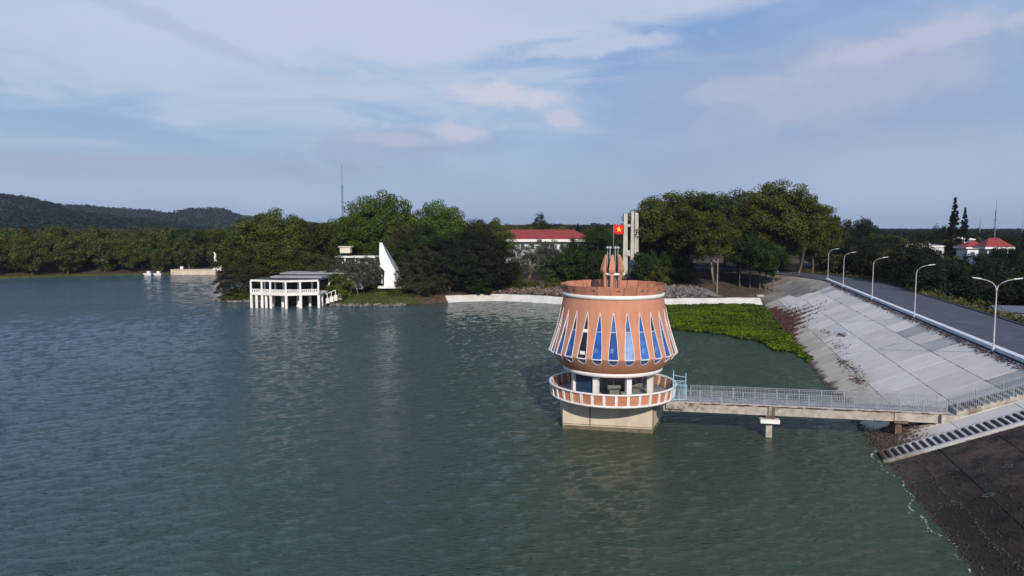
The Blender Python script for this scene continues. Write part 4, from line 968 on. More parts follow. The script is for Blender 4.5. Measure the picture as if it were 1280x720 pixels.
cl_ = MB(); cl_.box((0, 0, 4.75), (.36, .36, 2.8)); clm = cl_.mesh('post', M['white'])
for p in fr_ : link('post', clm, pav, rel((p[0] + .1, p[1] + .3), 0))
for p in back: link('post', clm, pav, rel((p[0], p[1] - .3), 0))
for i in range(n - 1):
    a, b = Vector(rel(fr_[i], 0)) + Vector((.1, .3, 0)), Vector(rel(fr_[i + 1], 0)) + Vector((.1, .3, 0)); L = (b - a).length
    MB().beam(a + Vector((0, 0, 6.28)), b + Vector((0, 0, 6.28)), .4, .40).build('front_beam', M['white'], pav)
    rl = MB().beam(a + Vector((0, -.15, 4.28)), b + Vector((0, -.15, 4.28)), .2, .16).build('balustrade_rail', M['white'], pav)
    MB().beam(a + Vector((0, -.15, 3.3)), b + Vector((0, -.15, 3.3)), .3, .62).build('kerb', M['white'], rl)
    nb = int(L / .42); bm_ = MB(); bm_.tube([(0, 0, 3.5), (0, 0, 3.85), (0, 0, 4.22)], [.10, .16, .09], 6); bme_ = bm_.mesh('baluster', M['white'])
    for j in range(nb): link('baluster', bme_, rl, a + (b - a) * ((j + .5) / nb) + Vector((0, -.15, 0)))
rf = MB(); rf.prism([(p[0] + 51 + .2, p[1] - 166 + 2.4) for p in fr_] + [(p[0] + 51 + .8, p[1] - 166 + .3) for p in back[::-1]], 6.30, 6.55); rf.build('roof', M['roofdark'], pav)
rf2 = MB(); rf2.prism([(-6.5, 4.8), (6.0, 3.6), (6.6, 8.4), (-6.4, 9.0)], 6.554, 6.85); rf2.build('roof_slab', M['greyroof'], pav)
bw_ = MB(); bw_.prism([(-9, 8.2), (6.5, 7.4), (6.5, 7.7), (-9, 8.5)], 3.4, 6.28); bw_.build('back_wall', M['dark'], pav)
# tables and chairs inside are hidden by the balustrade: only white chair backs show above it
rm = MB()
for sx in (-4.6, -1.2, 2.6): rm.box((sx, 2.4, 3.9), (.9, .9, .08)); rm.box((sx, 2.4, 3.6), (.12, .12, .55))
rm.build('table', M['white2'], pav)
# grey flat roofed hall behind the pavilion
hall = tag(empty('flat_roofed_hall', (-44, 181, 3.5)), 'low hall with a wide grey flat roof behind the stilted pavilion', 'building')
hall.location.z = 3.2
MB().box((-2.5, 0, 3.95), (21, 9, .3)).build('roof', M['greyroof'], hall); MB().box((-2.5, .3, 1.9), (19, 7.4, 3.8)).build('wall', M['white2'], hall)
for k in range(6): w = MB().box((-10 + k * 3, -3.42, 2.2), (1.9, .06, 1.6)).build('window', M['winglass'], hall)
# balustraded stair wall from pavilion to the terrace
sw_ = tag(empty('shore_stair', (-43.5, 168.5, 0)), 'white stepped stair wall rising from the pavilion to the terrace house', 'stairs')
for k in range(4):
    MB().box((k * .75, 1.4 + k * .9, 1.2 + k * .25), (.74, 2.0, 1.2 + k * .1)).build('step', M['white2'], sw_)
    MB().box((k * .75, .3 + k * .9, 2.3 + k * .32), (.14, .14, 1.1)).build('post', M['white'], sw_)
MB().beam((-.4, .1, 2.8), (2.4, 3.6, 4.0), .16, .14).build('handrail', M['white'], sw_)
# terrace house
th = tag(empty('terrace_house', (-39.0, 187, 4.0)), 'white terrace house with projecting flat canopy, left of the sail shaped monument', 'building')
MB().box((0, 0, 6.9), (12.5, 5.5, .35)).build('canopy', M['white'], th)
MB().box((.5, 1.0, 5.3), (11, 3.5, 2.9)).build('upper_wall', M['white2'], th)
for k in range(5): MB().box((-4.1 + k * 2.2, -.78, 5.6), (1.2, .06, 1.3)).build('window', M['winglass'], th)
for x in (-3.9, -1.2, 3.8, 5.6): MB().box((x, -2.2, 3.4), (.32, .32, 6.7)).build('column', M['white'], th)
MB().box((0, -1.5, 3.65), (12, 4.5, .3)).build('balcony', M['white2'], th)
tb = MB().box((-4.2, .5, 8.6), (2.6, 2.4, 1.5)).build('roof_tank_house', mat('cream_wall', (.62, .56, .44), (.5, .46, .36), 1, .8), th); MB().box((-4.2, .5, 9.45), (3.4, 3.0, .22)).build('cap', bpy.data.materials['cream_wall'], tb)
MB().box((1.0, 1.2, 1.8), (9, 3, 3.6)).build('lower_wall', M['white2'], th)
# sail monument
sl_ = tag(empty('sail_monument', (-32.6, 181.0, 3.5), R(8)), 'tall white concrete sail rising to a curved point beside the terrace house', 'monument')
def sail(pts, y0, y1, m, name, lean=0.):
    mb = MB(); k = len(pts)
    mb.add([(x, y0 + z * lean, z) for x, z in pts] + [(x, y1 + z * lean * 1.0, z) for x, z in pts], [tuple(range(k)), tuple(range(k, 2 * k))[::-1]] + [(i, (i + 1) % k, k + (i + 1) % k, k + i) for i in range(k)])
    return mb.build(name, m, sl_)
edge = [(4.2, 2.9), (3.2, 4.1), (2.35, 5.7), (1.45, 7.6), (.72, 9.3), (.05, 11.1)]
sail([(-.6, 11.2), (-.75, 8.0), (-.55, 5.2), (.55, 4.0), (.35, 2.0), (.35, .1), (4.7, 0), (4.7, 2.1)] + edge, -.3, .25, M['sail'], 'main_sail')
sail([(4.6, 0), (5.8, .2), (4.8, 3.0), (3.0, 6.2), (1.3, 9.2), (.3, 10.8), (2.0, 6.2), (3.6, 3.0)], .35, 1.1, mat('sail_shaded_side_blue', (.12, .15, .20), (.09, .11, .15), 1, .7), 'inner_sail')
MB().box((2.6, .1, -.05), (7.5, 3, .5)).build('plinth', M['white2'], sl_)
# masts
def mast(x, y, H, label, w=.35, r=.05, zb=None):
    z0 = hz_at(x, y) if zb is None else zb; o = tag(empty('radio_mast', (x, y, z0)), label, 'mast'); a = MB()
    leg = [(w * math.cos(k * 2.094), w * math.sin(k * 2.094)) for k in range(3)]
    for lx, ly in leg: a.tube([(lx, ly, 0), (lx * .8, ly * .8, H * .82)], r, 4, cap=False)
    k = 0.; i = 0
    while k < H * .8:
        for q in range(3):
            p, p2 = leg[q], leg[(q + 1) % 3]; f_ = 1 - .2 * k / (H * .8); a.tube([(p[0] * f_, p[1] * f_, k), (p2[0] * f_, p2[1] * f_, k + 1.2)], r * .55, 3, cap=False)
        k += 1.2
    a.build('lattice', M['lampdark'], o); MB().tube([(0, 0, H * .8), (0, 0, H)], r * 1.1, 5).build('antenna_rod', M['lampdark'], o)
    MB().box((0, 0, H * .66), (.9, .5, .5)).build('equipment_box', M['lampdark'], o)
    return o
M['lampdark'] = mat('dull_mast_metal', (.20, .22, .25), (.15, .16, .18), 2, .6)
mast(UP(429.5, 232), 232, 34, 'slender lattice radio mast rising above the peninsula trees', .32, .085)
mast(UP(1242, 330), 330, 27.5, 'tallest thin mast at the far right above the plain', .22, .10)
mast(UP(1223.5, 420), 420, 21, 'short thin mast between the two conifers and the tallest right mast', .2, .09)
mast(UP(1276.5, 480), 480, 20, 'small faint mast at the far right end of the horizon', .2, .09)

# ------------------------------------------------------------------ red roofed building
def house(name, loc, rz, L, Wd, eave, rise, over, label, fl=2, wf=.46, wall='wallwhite', roof='redroof', win=8, cat='building', hip=.5, band=.9):
    h = tag(empty(name, loc, rz), label, cat)
    MB().box((0, 0, eave / 2), (L, Wd, eave)).build('wall', M[wall], h)
    x, y = L / 2 + over, Wd / 2 + over; hx = x - Wd * hip
    r = MB(); r.add([(-x, -y, eave + .3), (x, -y, eave + .3), (x, y, eave + .3), (-x, y, eave + .3), (-hx, 0, eave + .3 + rise), (hx, 0, eave + .3 + rise), ], [(0, 1, 5, 4), (1, 2, 5), (2, 3, 4, 5), (3, 0, 4), (3, 2, 1, 0)])
    ro = r.build('roof', M[roof], h); MB().box((0, 0, eave + .3 - band / 2), (2 * x - .06, 2 * y - .06, band)).build('fascia', M['white'], ro)
    MB().tube([(-hx, 0, eave + .34 + rise), (hx, 0, eave + .34 + rise)], .14, 6).build('ridge_cap', M[roof], ro)
    fh = eave / fl
    for f_ in range(fl):
        for k in range(win):
            xx = -L / 2 + L * (k + .5) / win; zz = fh * (f_ + .52)
            w = MB().box((xx, -Wd / 2 - .02, zz), (L / win * wf, .12, fh * min(wf, .62))).build('window', M['wallwhite'], h)
            MB().box((xx, -Wd / 2 - .06, zz), (L / win * (wf - .08), .08, fh * (min(wf, .62) - .08))).build('pane', M['winglass'], w)
    return h
rb_ = house('red_roofed_building', (UP(663, 247), 250, 4.5), R(-3), 40, 11, 9.7, 3.0, 1.7, 'long white two storey building with red hipped roof behind the bank trees', win=12)
rb_.location.x = UP(660, 250); MB().tube([(-8, 0, 12.5), (-8, 0, 14.6)], .06, 5).build('roof_rod', M['steel'], rb_)
house('red_roofed_villa', (UP(1240, 190), 190, 2.2), R(-8), 5.0, 4.6, 10.9, 2.1, 1.1, 'white villa with a steep red hipped roof among the trees right of the road', fl=3, win=2, hip=.48, band=.55, wf=.84)  # wide dark panes here stand in for the shaded openings of a loggia
house('low_red_roofed_house', (UP(1214, 202), 202, 2.2), R(-6), 5.5, 6, 10.5, 1.6, .7, 'lower red roofed wing behind and left of the villa', fl=3, win=2, band=.4)
house('grey_roofed_house', (UP(1150, 262), 262, 2.2), R(2), 13, 7, 9.4, .5, .6, 'long low house with a pale grey flat roof, seen between trees behind the road', fl=2, roof='greyroof', win=5, band=.6)
house('small_white_roofed_house', (UP(1201, 245), 245, 2.2), R(0), 4.2, 4, 12.0, .8, .8, 'small white roof peeping out left of the red roofed villa', fl=2, roof='white', win=2, band=.3)
house('distant_pale_house', (UP(1083, 330), 330, 2.2), R(0), 5.5, 6, 8.6, .5, .6, 'tiny pale house far beyond the crest road lamps', fl=2, roof='white', win=2, band=.5)
shed = tag(empty('metal_shed', (UP(1272, 108), 108, 1.8), R(-14)), 'dark slate grey metal shed partly hidden at the right edge below the road', 'shed')
MB().box((0, 0, 2.1), (6.5, 5, 4.2)).build('wall', M['shed'], shed)
MB().add([(-3.6, -2.8, 4.1), (3.6, -2.8, 4.1), (3.6, 2.8, 4.1), (-3.6, 2.8, 4.1), (-3.6, 0, 4.9), (3.6, 0, 4.9)], [(0, 1, 5, 4), (2, 3, 4, 5), (0, 4, 3), (1, 2, 5), (3, 2, 1, 0)]).build('roof', M['shed'], shed)
MB().box((-2.6, -2.52, 2.7), (.8, .08, 1.7)).build('door', M['dark'], shed)

# ------------------------------------------------------------------ monument pylons
mo = tag(empty('pylon_monument', (UP(789, 200), 200, 4.6)), 'weathered grey concrete monument of tall notched pylons behind the tower', 'monument')
def pylon(x, w, h, y=0, top=0): 
    mb = MB(); mb.hexa([(x - w / 2 * 1.15, y - .8, 0), (x + w / 2 * 1.15, y - .8, 0), (x + w / 2 * 1.15, y + .8, 0), (x - w / 2 * 1.15, y + .8, 0)], [(x - w / 2 * .8, y - .6, h), (x + w / 2 * .8, y - .6, h + top), (x + w / 2 * .8, y + .6, h + top), (x - w / 2 * .8, y + .6, h)]); return mb.build('pylon', M['monu'], mo)
pylon(-1.8, 1.25, 17.7); pylon(.1, .9, 18.4, 0, -.2); pylon(1.25, 1.15, 18.0, .1, -.3); pylon(.7, .7, 17.6, .9)
MB().box((-.95, 0, 14.4), (1.0, .7, .7)).build('tie_beam', M['monu'], mo); MB().box((.2, 0, 6.4), (3.0, .8, 1.1)).build('tie_beam', M['monu'], mo)
MB().box((1.3, -.9, 6.2), (1.3, .5, 1.6)).build('notch_block', M['monu'], mo); MB().box((-1.1, -.7, 6.8), (1.0, .4, 1.5)).build('notch_block', M['monu'], mo)
for k in range(4): MB().box((1.4, 0, -.1 + k * .42), (8.6 - k * 1.2, 6 - k * 1.1, .40)).build('plinth_step', M['blackstone'], mo)

# small kerb stones and blocks under the trees
for i, (u, y, w) in enumerate([(891, 175.5, 2.6), (966, 176.5, 1.8)]):
    x = UP(u, y) if i == 0 else 61.0
    tag(MB().box((0, 0, .2), (w, .9, .45)).build('stone_bench', M['conc'], None, (x, y, hz_at(x, y))), ['pale stone bench block at the foot of the leaning pale tree', 'small pale stone block at the right end of the tree row'][i], 'bench', 'stone benches')

# ------------------------------------------------------------------ things on the far left shore
fw_ = tag(empty('jetty_wall', (UP(241, 281), 281, 0)), 'long low white concrete jetty wall on the far left shore', 'retaining wall')
MB().box((0, 1.5, .8), (17.5, 3.4, 2.2)).build('wall', M['pier'], fw_); MB().box((0, 1.5, 1.98), (17.9, 3.8, .16)).build('coping', M['pier'], fw_)
kb = tag(empty('pump_box', (UP(227, 283), 283, 2.05)), 'small white box with a lid standing on the jetty wall', 'utility box'); MB().box((0, 0, .5), (1.0, .9, 1.0)).build('box', M['white'], kb); MB().box((0, 0, 1.04), (1.2, 1.1, .1)).build('lid', M['white2'], kb)
sw = tag(empty('white_statue', (UP(272.5, 282.5), 282.5, 1.5)), 'small white statue on a pedestal at the right end of the jetty wall', 'statue')
a = MB(); a.hexa([(-2, -1.2, 0), (2, -1.2, 0), (2, 1.2, 0), (-2, 1.2, 0)], [(-1.2, -.8, 2.2), (1.5, -.8, 2.2), (1.5, .8, 2.2), (-1.2, .8, 2.2)]); a.build('pedestal', M['white'], sw)
a = MB(); a.tube([(-.4, 0, 2.1), (-.6, 0, 3.6), (-1.2, 0, 5.0), (-1.0, 0, 6.4), (-1.5, 0, 7.1)], [.9, .8, .45, .35, .3], 8); a.tube([(.3, 0, 3.0), (1.4, 0, 3.8), (2.3, 0, 4.8)], [.6, .5, .15], 8); a.build('figure', M['white'], sw)
bt = tag(empty('moored_boat', (UP(193, 277), 277, 0)), 'pair of small white hulls moored below the far left trees', 'boat')
for dx in (-2.6, 1.2):
    a = MB(); a.hexa([(dx - 1.2, -.5, -.1), (dx + 1.2, -.5, -.1), (dx + 1.2, .5, -.1), (dx - 1.2, .5, -.1)], [(dx - 1.7, -.8, .8), (dx + 1.5, -.8, .8), (dx + 1.5, .8, .8), (dx - 1.7, .8, .8)]); hh_ = a.build('hull', M['white'], bt); MB().box((dx + .2, 0, 1.2), (1.1, .9, .8)).build('cabin', M['white2'], hh_)

# ------------------------------------------------------------------ hills
def hills(name, prof, y0, depth, seed, amp, x_step=14):
    us, vs = zip(*prof); xs = np.arange(UP(us[0], y0), UP(us[-1], y0), x_step); ys = np.linspace(y0 - depth, y0 + depth * 1.5, 46); X, Y = np.meshgrid(xs, ys)
    zr = np.interp((X / y0 * 900 + 640), us, [(284 - v) / 900 * y0 + CAM_H for v in vs]); k = np.where(Y < y0, np.clip(1 - ((y0 - Y) / depth) ** 1.4, 0, 1), np.clip(1 - ((Y - y0) / (depth * 1.5)) ** 2, 0, 1))
    Z = zr * k + amp * (wob(X, Y, 95, seed) + .6 * wob(X, Y, 41, seed + 3) + .35 * wob(X, Y, 17, seed + 1)) * k * np.clip(zr / 60, .2, 1) - amp * .8
    Z = np.maximum(Z, -6); i_ = np.arange(X.size).reshape(X.shape)
    me = fast_mesh(name, np.stack([X, Y, Z], -1).reshape(-1, 3), np.stack([i_[:-1, :-1], i_[:-1, 1:], i_[1:, 1:], i_[1:, :-1]], -1).reshape(-1, 4), M['hillsoil'], True)
    tag(link(name, me), kind='structure'); return X, Y, Z
M['hillsoil'] = mat('hill_undergrowth', (.014, .022, .012), (.022, .024, .015), .01, .95)
def hill_wood(XYZ, n, S, seed, name, label, front, lm='hill'):
    X, Y, Z = XYZ; r = np.random.default_rng(seed); ny_, nx_ = X.shape; fi = r.uniform(0, ny_ * front - 1.01, n); fj = r.uniform(0, nx_ - 1.01, n); i = fi.astype(int); j = fj.astype(int); a = fi - i; b_ = fj - j
    f_ = lambda A: (A[i, j] * (1 - a) + A[i + 1, j] * a) * (1 - b_) + (A[i, j + 1] * (1 - a) + A[i + 1, j + 1] * a) * b_
    C = np.column_stack([f_(X), f_(Y), f_(Z)]); keep = C[:, 2] > 6; C = C[keep]; m = len(C); k = 7
    d, q = ball(r, m * k, .4); R0 = np.repeat(r.uniform(.6, 1.4, m), k)[:, None] * S
    P = np.repeat(C, k, 0) + d * q * R0 * np.array([1, 1, .8]) + np.array([0, 0, S * .6]); V, F = quads(P, d + np.array([0, 0, .6]), S * .85, .9, seed)
    tag(link(name, fast_mesh(name, V, F, L_[lm])), label, 'forest', kind='stuff')
HA = hills('hill_near', [(-420, 268), (-300, 256), (-160, 249), (-60, 244), (-10, 247), (12, 250), (24, 256), (34, 262), (75, 266), (110, 271), (150, 276), (180, 280), (220, 285), (260, 289), (330, 295)], 1150, 420, 1, 4)
HB = hills('hill_far', [(-200, 268), (20, 262), (60, 258), (95, 257.5), (130, 262), (170, 264), (190, 268), (215, 272), (235, 267), (255, 260.5), (272, 263), (285, 271), (305, 276), (330, 279), (360, 280), (430, 284), (560, 287)], 1900, 520, 2, 5, 20)
HC = hills('hill_distant', [(-100, 262), (60, 256.5), (100, 256), (150, 260), (210, 266), (280, 268), (320, 271), (380, 277), (440, 281), (640, 283.0), (760, 281), (900, 283.5), (1100, 286), (1500, 286)], 3300, 600, 3, 4, 40)
hill_wood(HA, 7000, 5.5, 51, 'near_hill_woods', 'dark wooded slopes of the nearer hill at the far left', .55)
hill_wood(HB, 7000, 7.0, 52, 'far_hill_woods', 'wooded slopes of the rounded hill left of the peninsula', .5, 'hill2')

# ------------------------------------------------------------------ trees
# peninsula
tree('broad', UP(338, 196), 196, 'big dark green tree with the tallest domed crown above the stilted pavilion', H=20.5, W=22)
tree('broad', UP(306, 193), 193, 'shorter broad tree at the left tip of the peninsula', H=13.5, W=14)
tree('broad', UP(372, 200), 200, 'mid green tree directly right of the tallest tree above the pavilion', H=18, W=17)
tree('olive', UP(398, 197), 197, 'olive green tree between pavilion roof and radio mast', H=16, W=15)
tree('broad', UP(352, 190), 190, 'low green tree in front of the big tree, just above the pavilion roof', H=12.5, W=15)
tree('olive', UP(320, 187), 187, 'small olive tree at the left end of the grey roof', H=10, W=13)
tree('broadb', UP(415, 215), 215, 'green tree half behind the radio mast', H=16.5, W=15)
tree('olive', UP(390, 187), 187, 'dusky bush-like tree overhanging the grey flat roof', H=10, W=11)
tree('broadb', UP(462, 206), 206, 'bright green tree left of the two highest crowns behind the white sail', H=22.0, W=17)
tree('broadb', UP(486, 210), 210, 'bright green tree with the highest crown directly behind the white sail', H=23.5, W=17)
tree('broadb', UP(443, 201), 201, 'bright green tree behind the terrace house with lower crown', H=18, W=14)
tree('broad', UP(520, 212), 212, 'green tree in the dip right of the white sail', H=18.5, W=15)
tree('broadb', UP(546, 209), 209, 'tall green tree with a pointed crown right of the white sail', H=21.5, W=16)
tree('broad', UP(564, 214), 214, 'round crowned green tree at the right end of the bright green group', H=19.5, W=14)
tree('olive', UP(592, 222), 222, 'olive tree behind the dark spreading tree', H=16, W=17)
tree('broad', UP(618, 226), 226, 'green tree touching the left end of the red roof', H=16, W=14)
tree('olive', UP(512, 199), 199, 'shady olive tree in the gap above the sail', H=16, W=13)
tree('dark', UP(535, 199), 197, 'dark tree behind the feathery spreading tree', H=15.5, W=16)
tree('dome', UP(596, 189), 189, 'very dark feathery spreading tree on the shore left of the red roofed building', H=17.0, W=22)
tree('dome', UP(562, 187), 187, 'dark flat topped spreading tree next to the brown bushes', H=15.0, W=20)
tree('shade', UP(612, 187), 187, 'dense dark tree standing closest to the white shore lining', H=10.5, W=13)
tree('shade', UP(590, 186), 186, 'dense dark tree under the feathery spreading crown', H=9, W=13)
tree('domebrown', UP(532, 183), 183, 'reddish brown sparse tree leaning over the shore', H=11.5, W=15)
tree('domebrown', UP(303, 183), 183, 'flat brown umbrella tree overhanging the water at the peninsula tip', H=7.6, W=14)
tree('domebrown', UP(283, 181.5), 181.5, 'low brown tree with drooping limbs touching the water at the tip', H=5.0, W=6)
for i, (u, y, k, h, w, lab) in enumerate([(509, 180, 'bushbrown', 5, 6, 'brown bush just right of the sail base'), (524, 177, 'bushbrown', 5.0, 8, 'brown bush at the waterline below the sparse tree'), (538, 179.5, 'bushbrown', 5.5, 8, 'reddish bush at the left end of the shore lining'),
     (492, 176.5, 'bush', 1.6, 4, 'small green bush on the grass below the sail'), (558, 184, 'bushbrown', 6, 8, 'brown bush beneath the spreading dark trees'), (424, 174.5, 'bush', 5.6, 8, 'green bush covering the shore stair'), (410, 177, 'bushdark', 6.2, 8.5, 'dark bush between pavilion and shore stair'),
     (466, 180, 'bush', 2.0, 4, 'small bush on the grass in front of the terrace house'), (292, 180, 'bush', 2.6, 6, 'low green bush on the peninsula tip'), (648, 191, 'bush', 2.6, 5, 'small green bush on the rubble bank, left'), (668, 190, 'bush', 2.2, 4.5, 'small green bush on the rubble bank, middle'), (690, 189, 'bush', 2.8, 5, 'small green bush on the rubble bank beside the tower top'), (635, 196, 'bushdark', 6, 8, 'dark bush at the left end of the brown bank'), (601, 183.8, 'bushdark', 4.5, 8, 'dark bush at the foot of the feathery tree')]):
    tree(k, UP(u, y), y, lab, H=h, W=w, cat='bush', name='bush')
for u, y, h, w, lab in [(428, 183, 9.5, 9, 'grey green tree at the left end of the terrace house canopy'), (446, 177, 8, 9, 'grey leafy tree nearest the water before the terrace house'), (468, 183, 8.5, 7, 'grey thin tree directly left of the sail'), (436, 180, 8, 8, 'grey bare-looking tree in front of the terrace house, left one'), (455, 180, 9, 8.5, 'grey thin leaved tree hiding the terrace house columns'), (645, 205, 9, 9, 'grey dry tree at the left front of the red roofed building'),
     (662, 206, 9.5, 9, 'grey dry tree in the middle before the red roofed building'), (680, 210, 11, 10, 'grey green tree right of centre before the red roofed building'), (697, 207, 9.5, 9, 'grey green tree left of the green hedge bushes')]: tree('grey', UP(u, y), y, lab, H=h, W=w)
for i, (u, y, k, h, w, lab) in enumerate([(684, 228, 'dark', 8.5, 9, 'dark tree covering the middle of the red roofed building front'), (716, 230, 'dark', 10, 9, 'dark tree covering the right end of the red roofed building'), (700, 198, 'bushdark', 7.5, 9, 'green hedge bush left of the tower roof'),
     (716, 197, 'bushdark', 8.5, 10, 'green hedge bush beside the tower crown'), (735, 196, 'bushdark', 8, 9, 'dark hedge bush directly left of the tower crown'), (752, 197, 'bushdark', 8, 9, 'dark hedge bush behind the tower crown'),
     (748, 240, 'dark', 13, 13, 'dark tree behind the flag'), (741, 262, 'olive', 13, 13, 'olive tree between the red roof and the monument'), (812, 194, 'bushdark', 8.5, 10, 'dark bush right of the monument base'), (832, 192, 'bushdark', 8.5, 9, 'dark bush above the grey rock pile'), (824, 191, 'bush', 6, 7, 'mid green bush behind the grey rock pile'),
     (850, 193, 'bushdark', 7, 8, 'dark bush left of the leaning pale trunk'), (677, 290, 'dark', 18, 11, 'round dark tree rising above the ridge of the red roof'), (722, 300, 'conifer', 14.5, 6, 'dark pointed tree behind the right end of the red roof')]):
    tree(k, UP(u, y), y, lab, H=h, W=w, cat='bush' if k.startswith('bush') else 'tree')
# grove right of the monument
for u, y, k, h, w, lab in [(812, 206, 'tallb', 22, 15, 'leftmost tall tree of the grove, right behind the monument pylons'), (838, 200, 'tallb', 24, 18, 'tall dark tree second from the left in the grove'), (868, 196, 'tallb', 24, 19, 'tall tree with the lit crown in the left half of the grove'),
     (893, 192, 'tall', 23.5, 18, 'tall grove tree above the leaning pale trunk'), (925, 198, 'tallb', 23.5, 19, 'tall grove tree left of the highest crown'), (968, 196, 'tallb', 24.8, 21, 'grove tree with the highest rounded crown'),
     (996, 194, 'tallb', 22, 17, 'tall tree right of the highest grove crown'), (1014, 200, 'tallb', 19, 15, 'rightmost dark tree of the grove beside the farthest lamp'), (860, 222, 'dark', 22, 19, 'dark tree filling the back of the grove on the left'), (905, 226, 'dark', 22.5, 20, 'dark tree filling the middle back of the grove'),
     (950, 226, 'dark', 22.5, 20, 'dark tree filling the right back of the grove'), (1000, 232, 'dark', 19, 19, 'dark tree behind the bend of the crest road'), (826, 226, 'dark', 20, 18, 'dark tree behind the monument on its right')]: tree(k, UP(u, y), y, lab, H=h, W=w)
lean = tree('lean', UP(895, 179), 179, 'leaning pale trunk tree with forked limbs at the front of the grove', H=21, W=12, rz=.3); lean.rotation_euler.y = -.12
for i, (u, y, h, w) in enumerate([(925, 187.5, 14, 8), (938, 186, 13.5, 8), (950, 184, 13, 8), (957, 183, 12.5, 8), (967, 180, 11, 8)]):
    tree('row', UP(u, y), y, ['leftmost dark trunked tree of the row at the sandy track', 'second tree from the left in the row at the sandy track', 'middle tree of the row at the sandy track', 'fourth tree from the left in the row at the sandy track', 'rightmost and lowest tree of the row at the sandy track'][i], 'row of trees along the sandy track', H=h, W=w)
# right of the road: near trees
def taken(): return False
near = [(1249, 176, 'shade', 9.8, 9, 'dark tree hiding the lower right half of the villa'), (1220, 172, 'shade', 9.0, 9, 'dark tree at the lower left corner of the villa'),(1262, 136, 'shade', 10.5, 15, 'very dark wide tree at the right edge below the villa'), (1222, 146, 'shade', 9.6, 13, 'very dark tree in front of the villa wall'), (1195, 138, 'shade', 9.5, 13, 'dark tree right of the fourth lamp'), (1170, 150, 'shade', 10, 13, 'dark tree just right of the second nearest lamp'),
        (1140, 160, 'shade', 10, 12, 'dark tree behind the second nearest lamp'), (1120, 176, 'olive', 9.5, 11, 'brownish tree between the middle lamp and the second nearest lamp'), (1098, 190, 'shade', 10, 12, 'dark tree behind the middle lamp'), (1075, 205, 'shade', 11, 13, 'dark tree right of the second farthest lamp'),
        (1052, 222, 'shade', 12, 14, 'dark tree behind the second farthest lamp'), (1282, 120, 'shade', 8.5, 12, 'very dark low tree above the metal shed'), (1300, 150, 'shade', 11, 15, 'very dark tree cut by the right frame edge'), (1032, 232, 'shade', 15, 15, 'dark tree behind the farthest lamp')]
for u, y, k, h, w, lab in near: tree(k, UP(u, y), y, lab, H=h, W=w)
tree('conifer', UP(1190, 225), 225, 'taller of the two dark pointed conifers on the right horizon', H=23.5, W=7.0)
tree('conifer', UP(1203, 226), 226, 'shorter of the two dark pointed conifers on the right horizon', H=20.5, W=6.2)
tree('shade', UP(1180, 300), 300, 'round dark tree just left of the two conifers', H=15.5, W=10)
tree('shade', UP(1070, 300), 300, 'round dark tree crown on the skyline right of the grove', H=16.5, W=17)
tree('shade', UP(1037, 285), 285, 'dark crown on the skyline directly right of the grove', H=17.5, W=15)
# forests as individuals
r = random.Random(5); cnt = 0; placed = []
def try_place(x, y, dmin):
    for a, b in placed:
        if (a - x) ** 2 + (b - y) ** 2 < dmin * dmin: return False
    placed.append((x, y)); return True
houses_xy = [(UP(1229, 190), 190), (UP(1216, 215), 215), (UP(1150, 262), 262), (UP(1201, 245), 245), (UP(1083, 330), 330)]
def clear_of_houses(x, y, rr=9):
    for hx, hy in houses_xy:
        if math.hypot(x - hx, y - hy) < rr: return False
        if abs(x / y - hx / hy) < .035 and 0 < hy - y < 32: return False
    return True
n1 = 0
for _ in range(6000):
    if n1 >= 95: break
    x = r.uniform(-225, -92); y = r.uniform(262, 340); d = float(lake_dist(np.array([x]), np.array([y]))[0])
    if d < 4 or (abs(x + 124) < 14 and y < 290) or not try_place(x, y, 6.6 + (y - 262) * .03): continue
    k = r.choice(['forest', 'forestb', 'forestc', 'forest', 'row']); hh_ = r.uniform(11.5, 17.5)
    tree(k, x, y, 'one of the front row forest trees along the grassy far left shore' if d < 15 else 'one of the forest trees packed behind the front row on the far left shore', 'front row of the far left forest' if d < 15 else 'inner trees of the far left forest', H=hh_, W=hh_ * r.uniform(.7, .95)); n1 += 1
n2 = 0
for _ in range(9000):
    if n2 >= 100: break
    y = r.uniform(128, 420); u = r.uniform(1025, 1330); x = UP(u, y); s_, t_ = st_of(np.array([x]), np.array([y])); s_ = float(s_[0]); t_ = float(t_[0])
    if (t_ < 125 and s_ < 37) or float(road_near(np.array([x]), np.array([y]))[0]) > .0 or not clear_of_houses(x, y) or not try_place(x, y, 6.0 + (y - 128) * .02): continue
    k = r.choice(['shade', 'shade', 'forest', 'forestb']); hh_ = r.uniform(7.0, 9.5) + min((y - 128) * .012, 3)
    b3 = 0 if y < 215 else 1 if y < 300 else 2
    tree(k, x, y, ['one of the nearer dark woodland trees just beyond the right side of the crest road', 'one of the dark woodland trees around and behind the villa', 'one of the distant dark woodland trees below the right horizon'][b3], ['nearer woodland right of the road', 'woodland around the villa', 'distant woodland on the right plain'][b3], H=hh_, W=hh_ * r.uniform(.95, 1.3)); n2 += 1
n3 = 0
for _ in range(6000):
    if n3 >= 60: break
    y = r.uniform(255, 400); u = r.uniform(285, 1030); x = UP(u, y)
    if float(lake_dist(np.array([x]), np.array([y]))[0]) < 8 or (622 < u < 735 and y < 275) or not try_place(x, y, 10): continue
    hh_ = r.uniform(11, 14.5); k = r.choice(['forest', 'forestc', 'forestb'])
    b3 = 0 if u < 620 else 1 if u < 800 else 2
    tree(k, x, y, ['one of the background trees behind the peninsula', 'one of the background trees behind the red roofed building', 'one of the background trees behind the right hand grove'][b3], ['background trees behind the peninsula', 'background trees behind the red roof', 'background trees behind the grove'][b3], H=hh_, W=hh_ * r.uniform(.8, 1.1)); n3 += 1
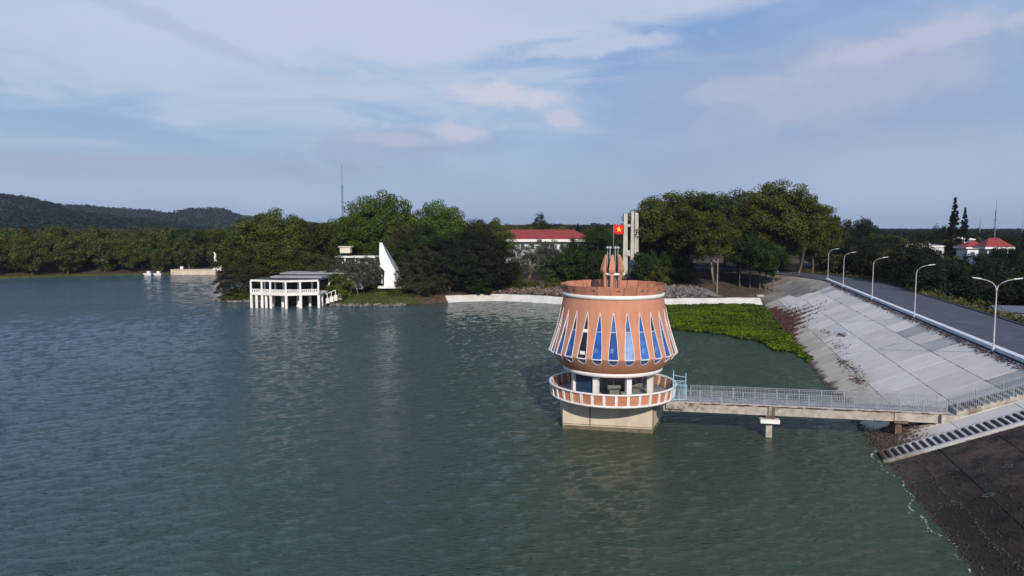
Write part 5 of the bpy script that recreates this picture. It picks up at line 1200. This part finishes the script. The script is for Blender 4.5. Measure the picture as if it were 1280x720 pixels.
# far woods as one mass
def far_woods(name, label, n, yr, ur, seed, hr, k, S, m):
    r = np.random.default_rng(seed); y = yr[0] * (yr[1] / yr[0]) ** r.uniform(0, 1, n); u = r.uniform(ur[0], ur[1], n); x = (u - 640) / 900 * y
    ok = lake_dist(x, y) > 6; s_, t_ = st_of(x, y); ok &= ~((s_ > -10) & (s_ < 45) & (t_ < 130)); x, y = x[ok], y[ok]; z = height(x, y); H = r.uniform(*hr, len(x)); d, q = ball(r, len(x) * k, .4)
    d[:, 2] = np.abs(d[:, 2]) * 1.2 - .35
    C = np.repeat(np.column_stack([x, y, z + H * .62]), k, 0); Rr = np.repeat(H * .42, k)[:, None]
    P = C + d * q * Rr * np.array([1.25, 1.25, .95]); sc = np.repeat(S * (y / yr[0]) ** .6, k); V, F = quads(P, d + np.array([0, 0, .35]), sc, .85, seed)
    tag(link(name, fast_mesh(name, V, F, m)), label, 'forest', kind='stuff')
far_woods('far_woods_left', 'continuous far forest on the plain below the hills on the left', 1500, (335, 1000), (-120, 420), 61, (11, 16), 130, 1.3, L_['forest'])
far_woods('far_woods_centre', 'continuous far forest along the horizon behind the centre', 1500, (400, 1500), (400, 1010), 62, (11, 16), 90, 1.5, L_['farf'])
far_woods('far_woods_right', 'continuous far forest on the plain to the right horizon', 2400, (330, 1800), (960, 1450), 63, (9, 13.5), 110, 1.3, L_['farf'])
far_woods('far_woods_outer', 'forest continuing beyond the left side of the lake', 500, (360, 900), (-700, -120), 64, (11, 16), 60, 2.0, L_['forest'])

# ------------------------------------------------------------------ haze
HAZE = .00008
if HAZE:
    hb = MB(); hb.box((0, 4000, 62), (10500, 9600, 136)); ho = hb.build('haze', [])
    ho.location = (0, 0, 0)
    hm = bpy.data.materials.new('haze_air'); hm.use_nodes = True; t = hm.node_tree; t.nodes.clear()
    pv = t.nodes.new('ShaderNodeVolumePrincipled'); pv.inputs['Color'].default_value = (.62, .74, .95, 1); pv.inputs['Density'].default_value = HAZE; pv.inputs['Anisotropy'].default_value = .2
    mo_ = t.nodes.new('ShaderNodeOutputMaterial'); t.links.new(pv.outputs[0], mo_.inputs['Volume']); ho.data.materials.append(hm); tag(ho, kind='stuff')
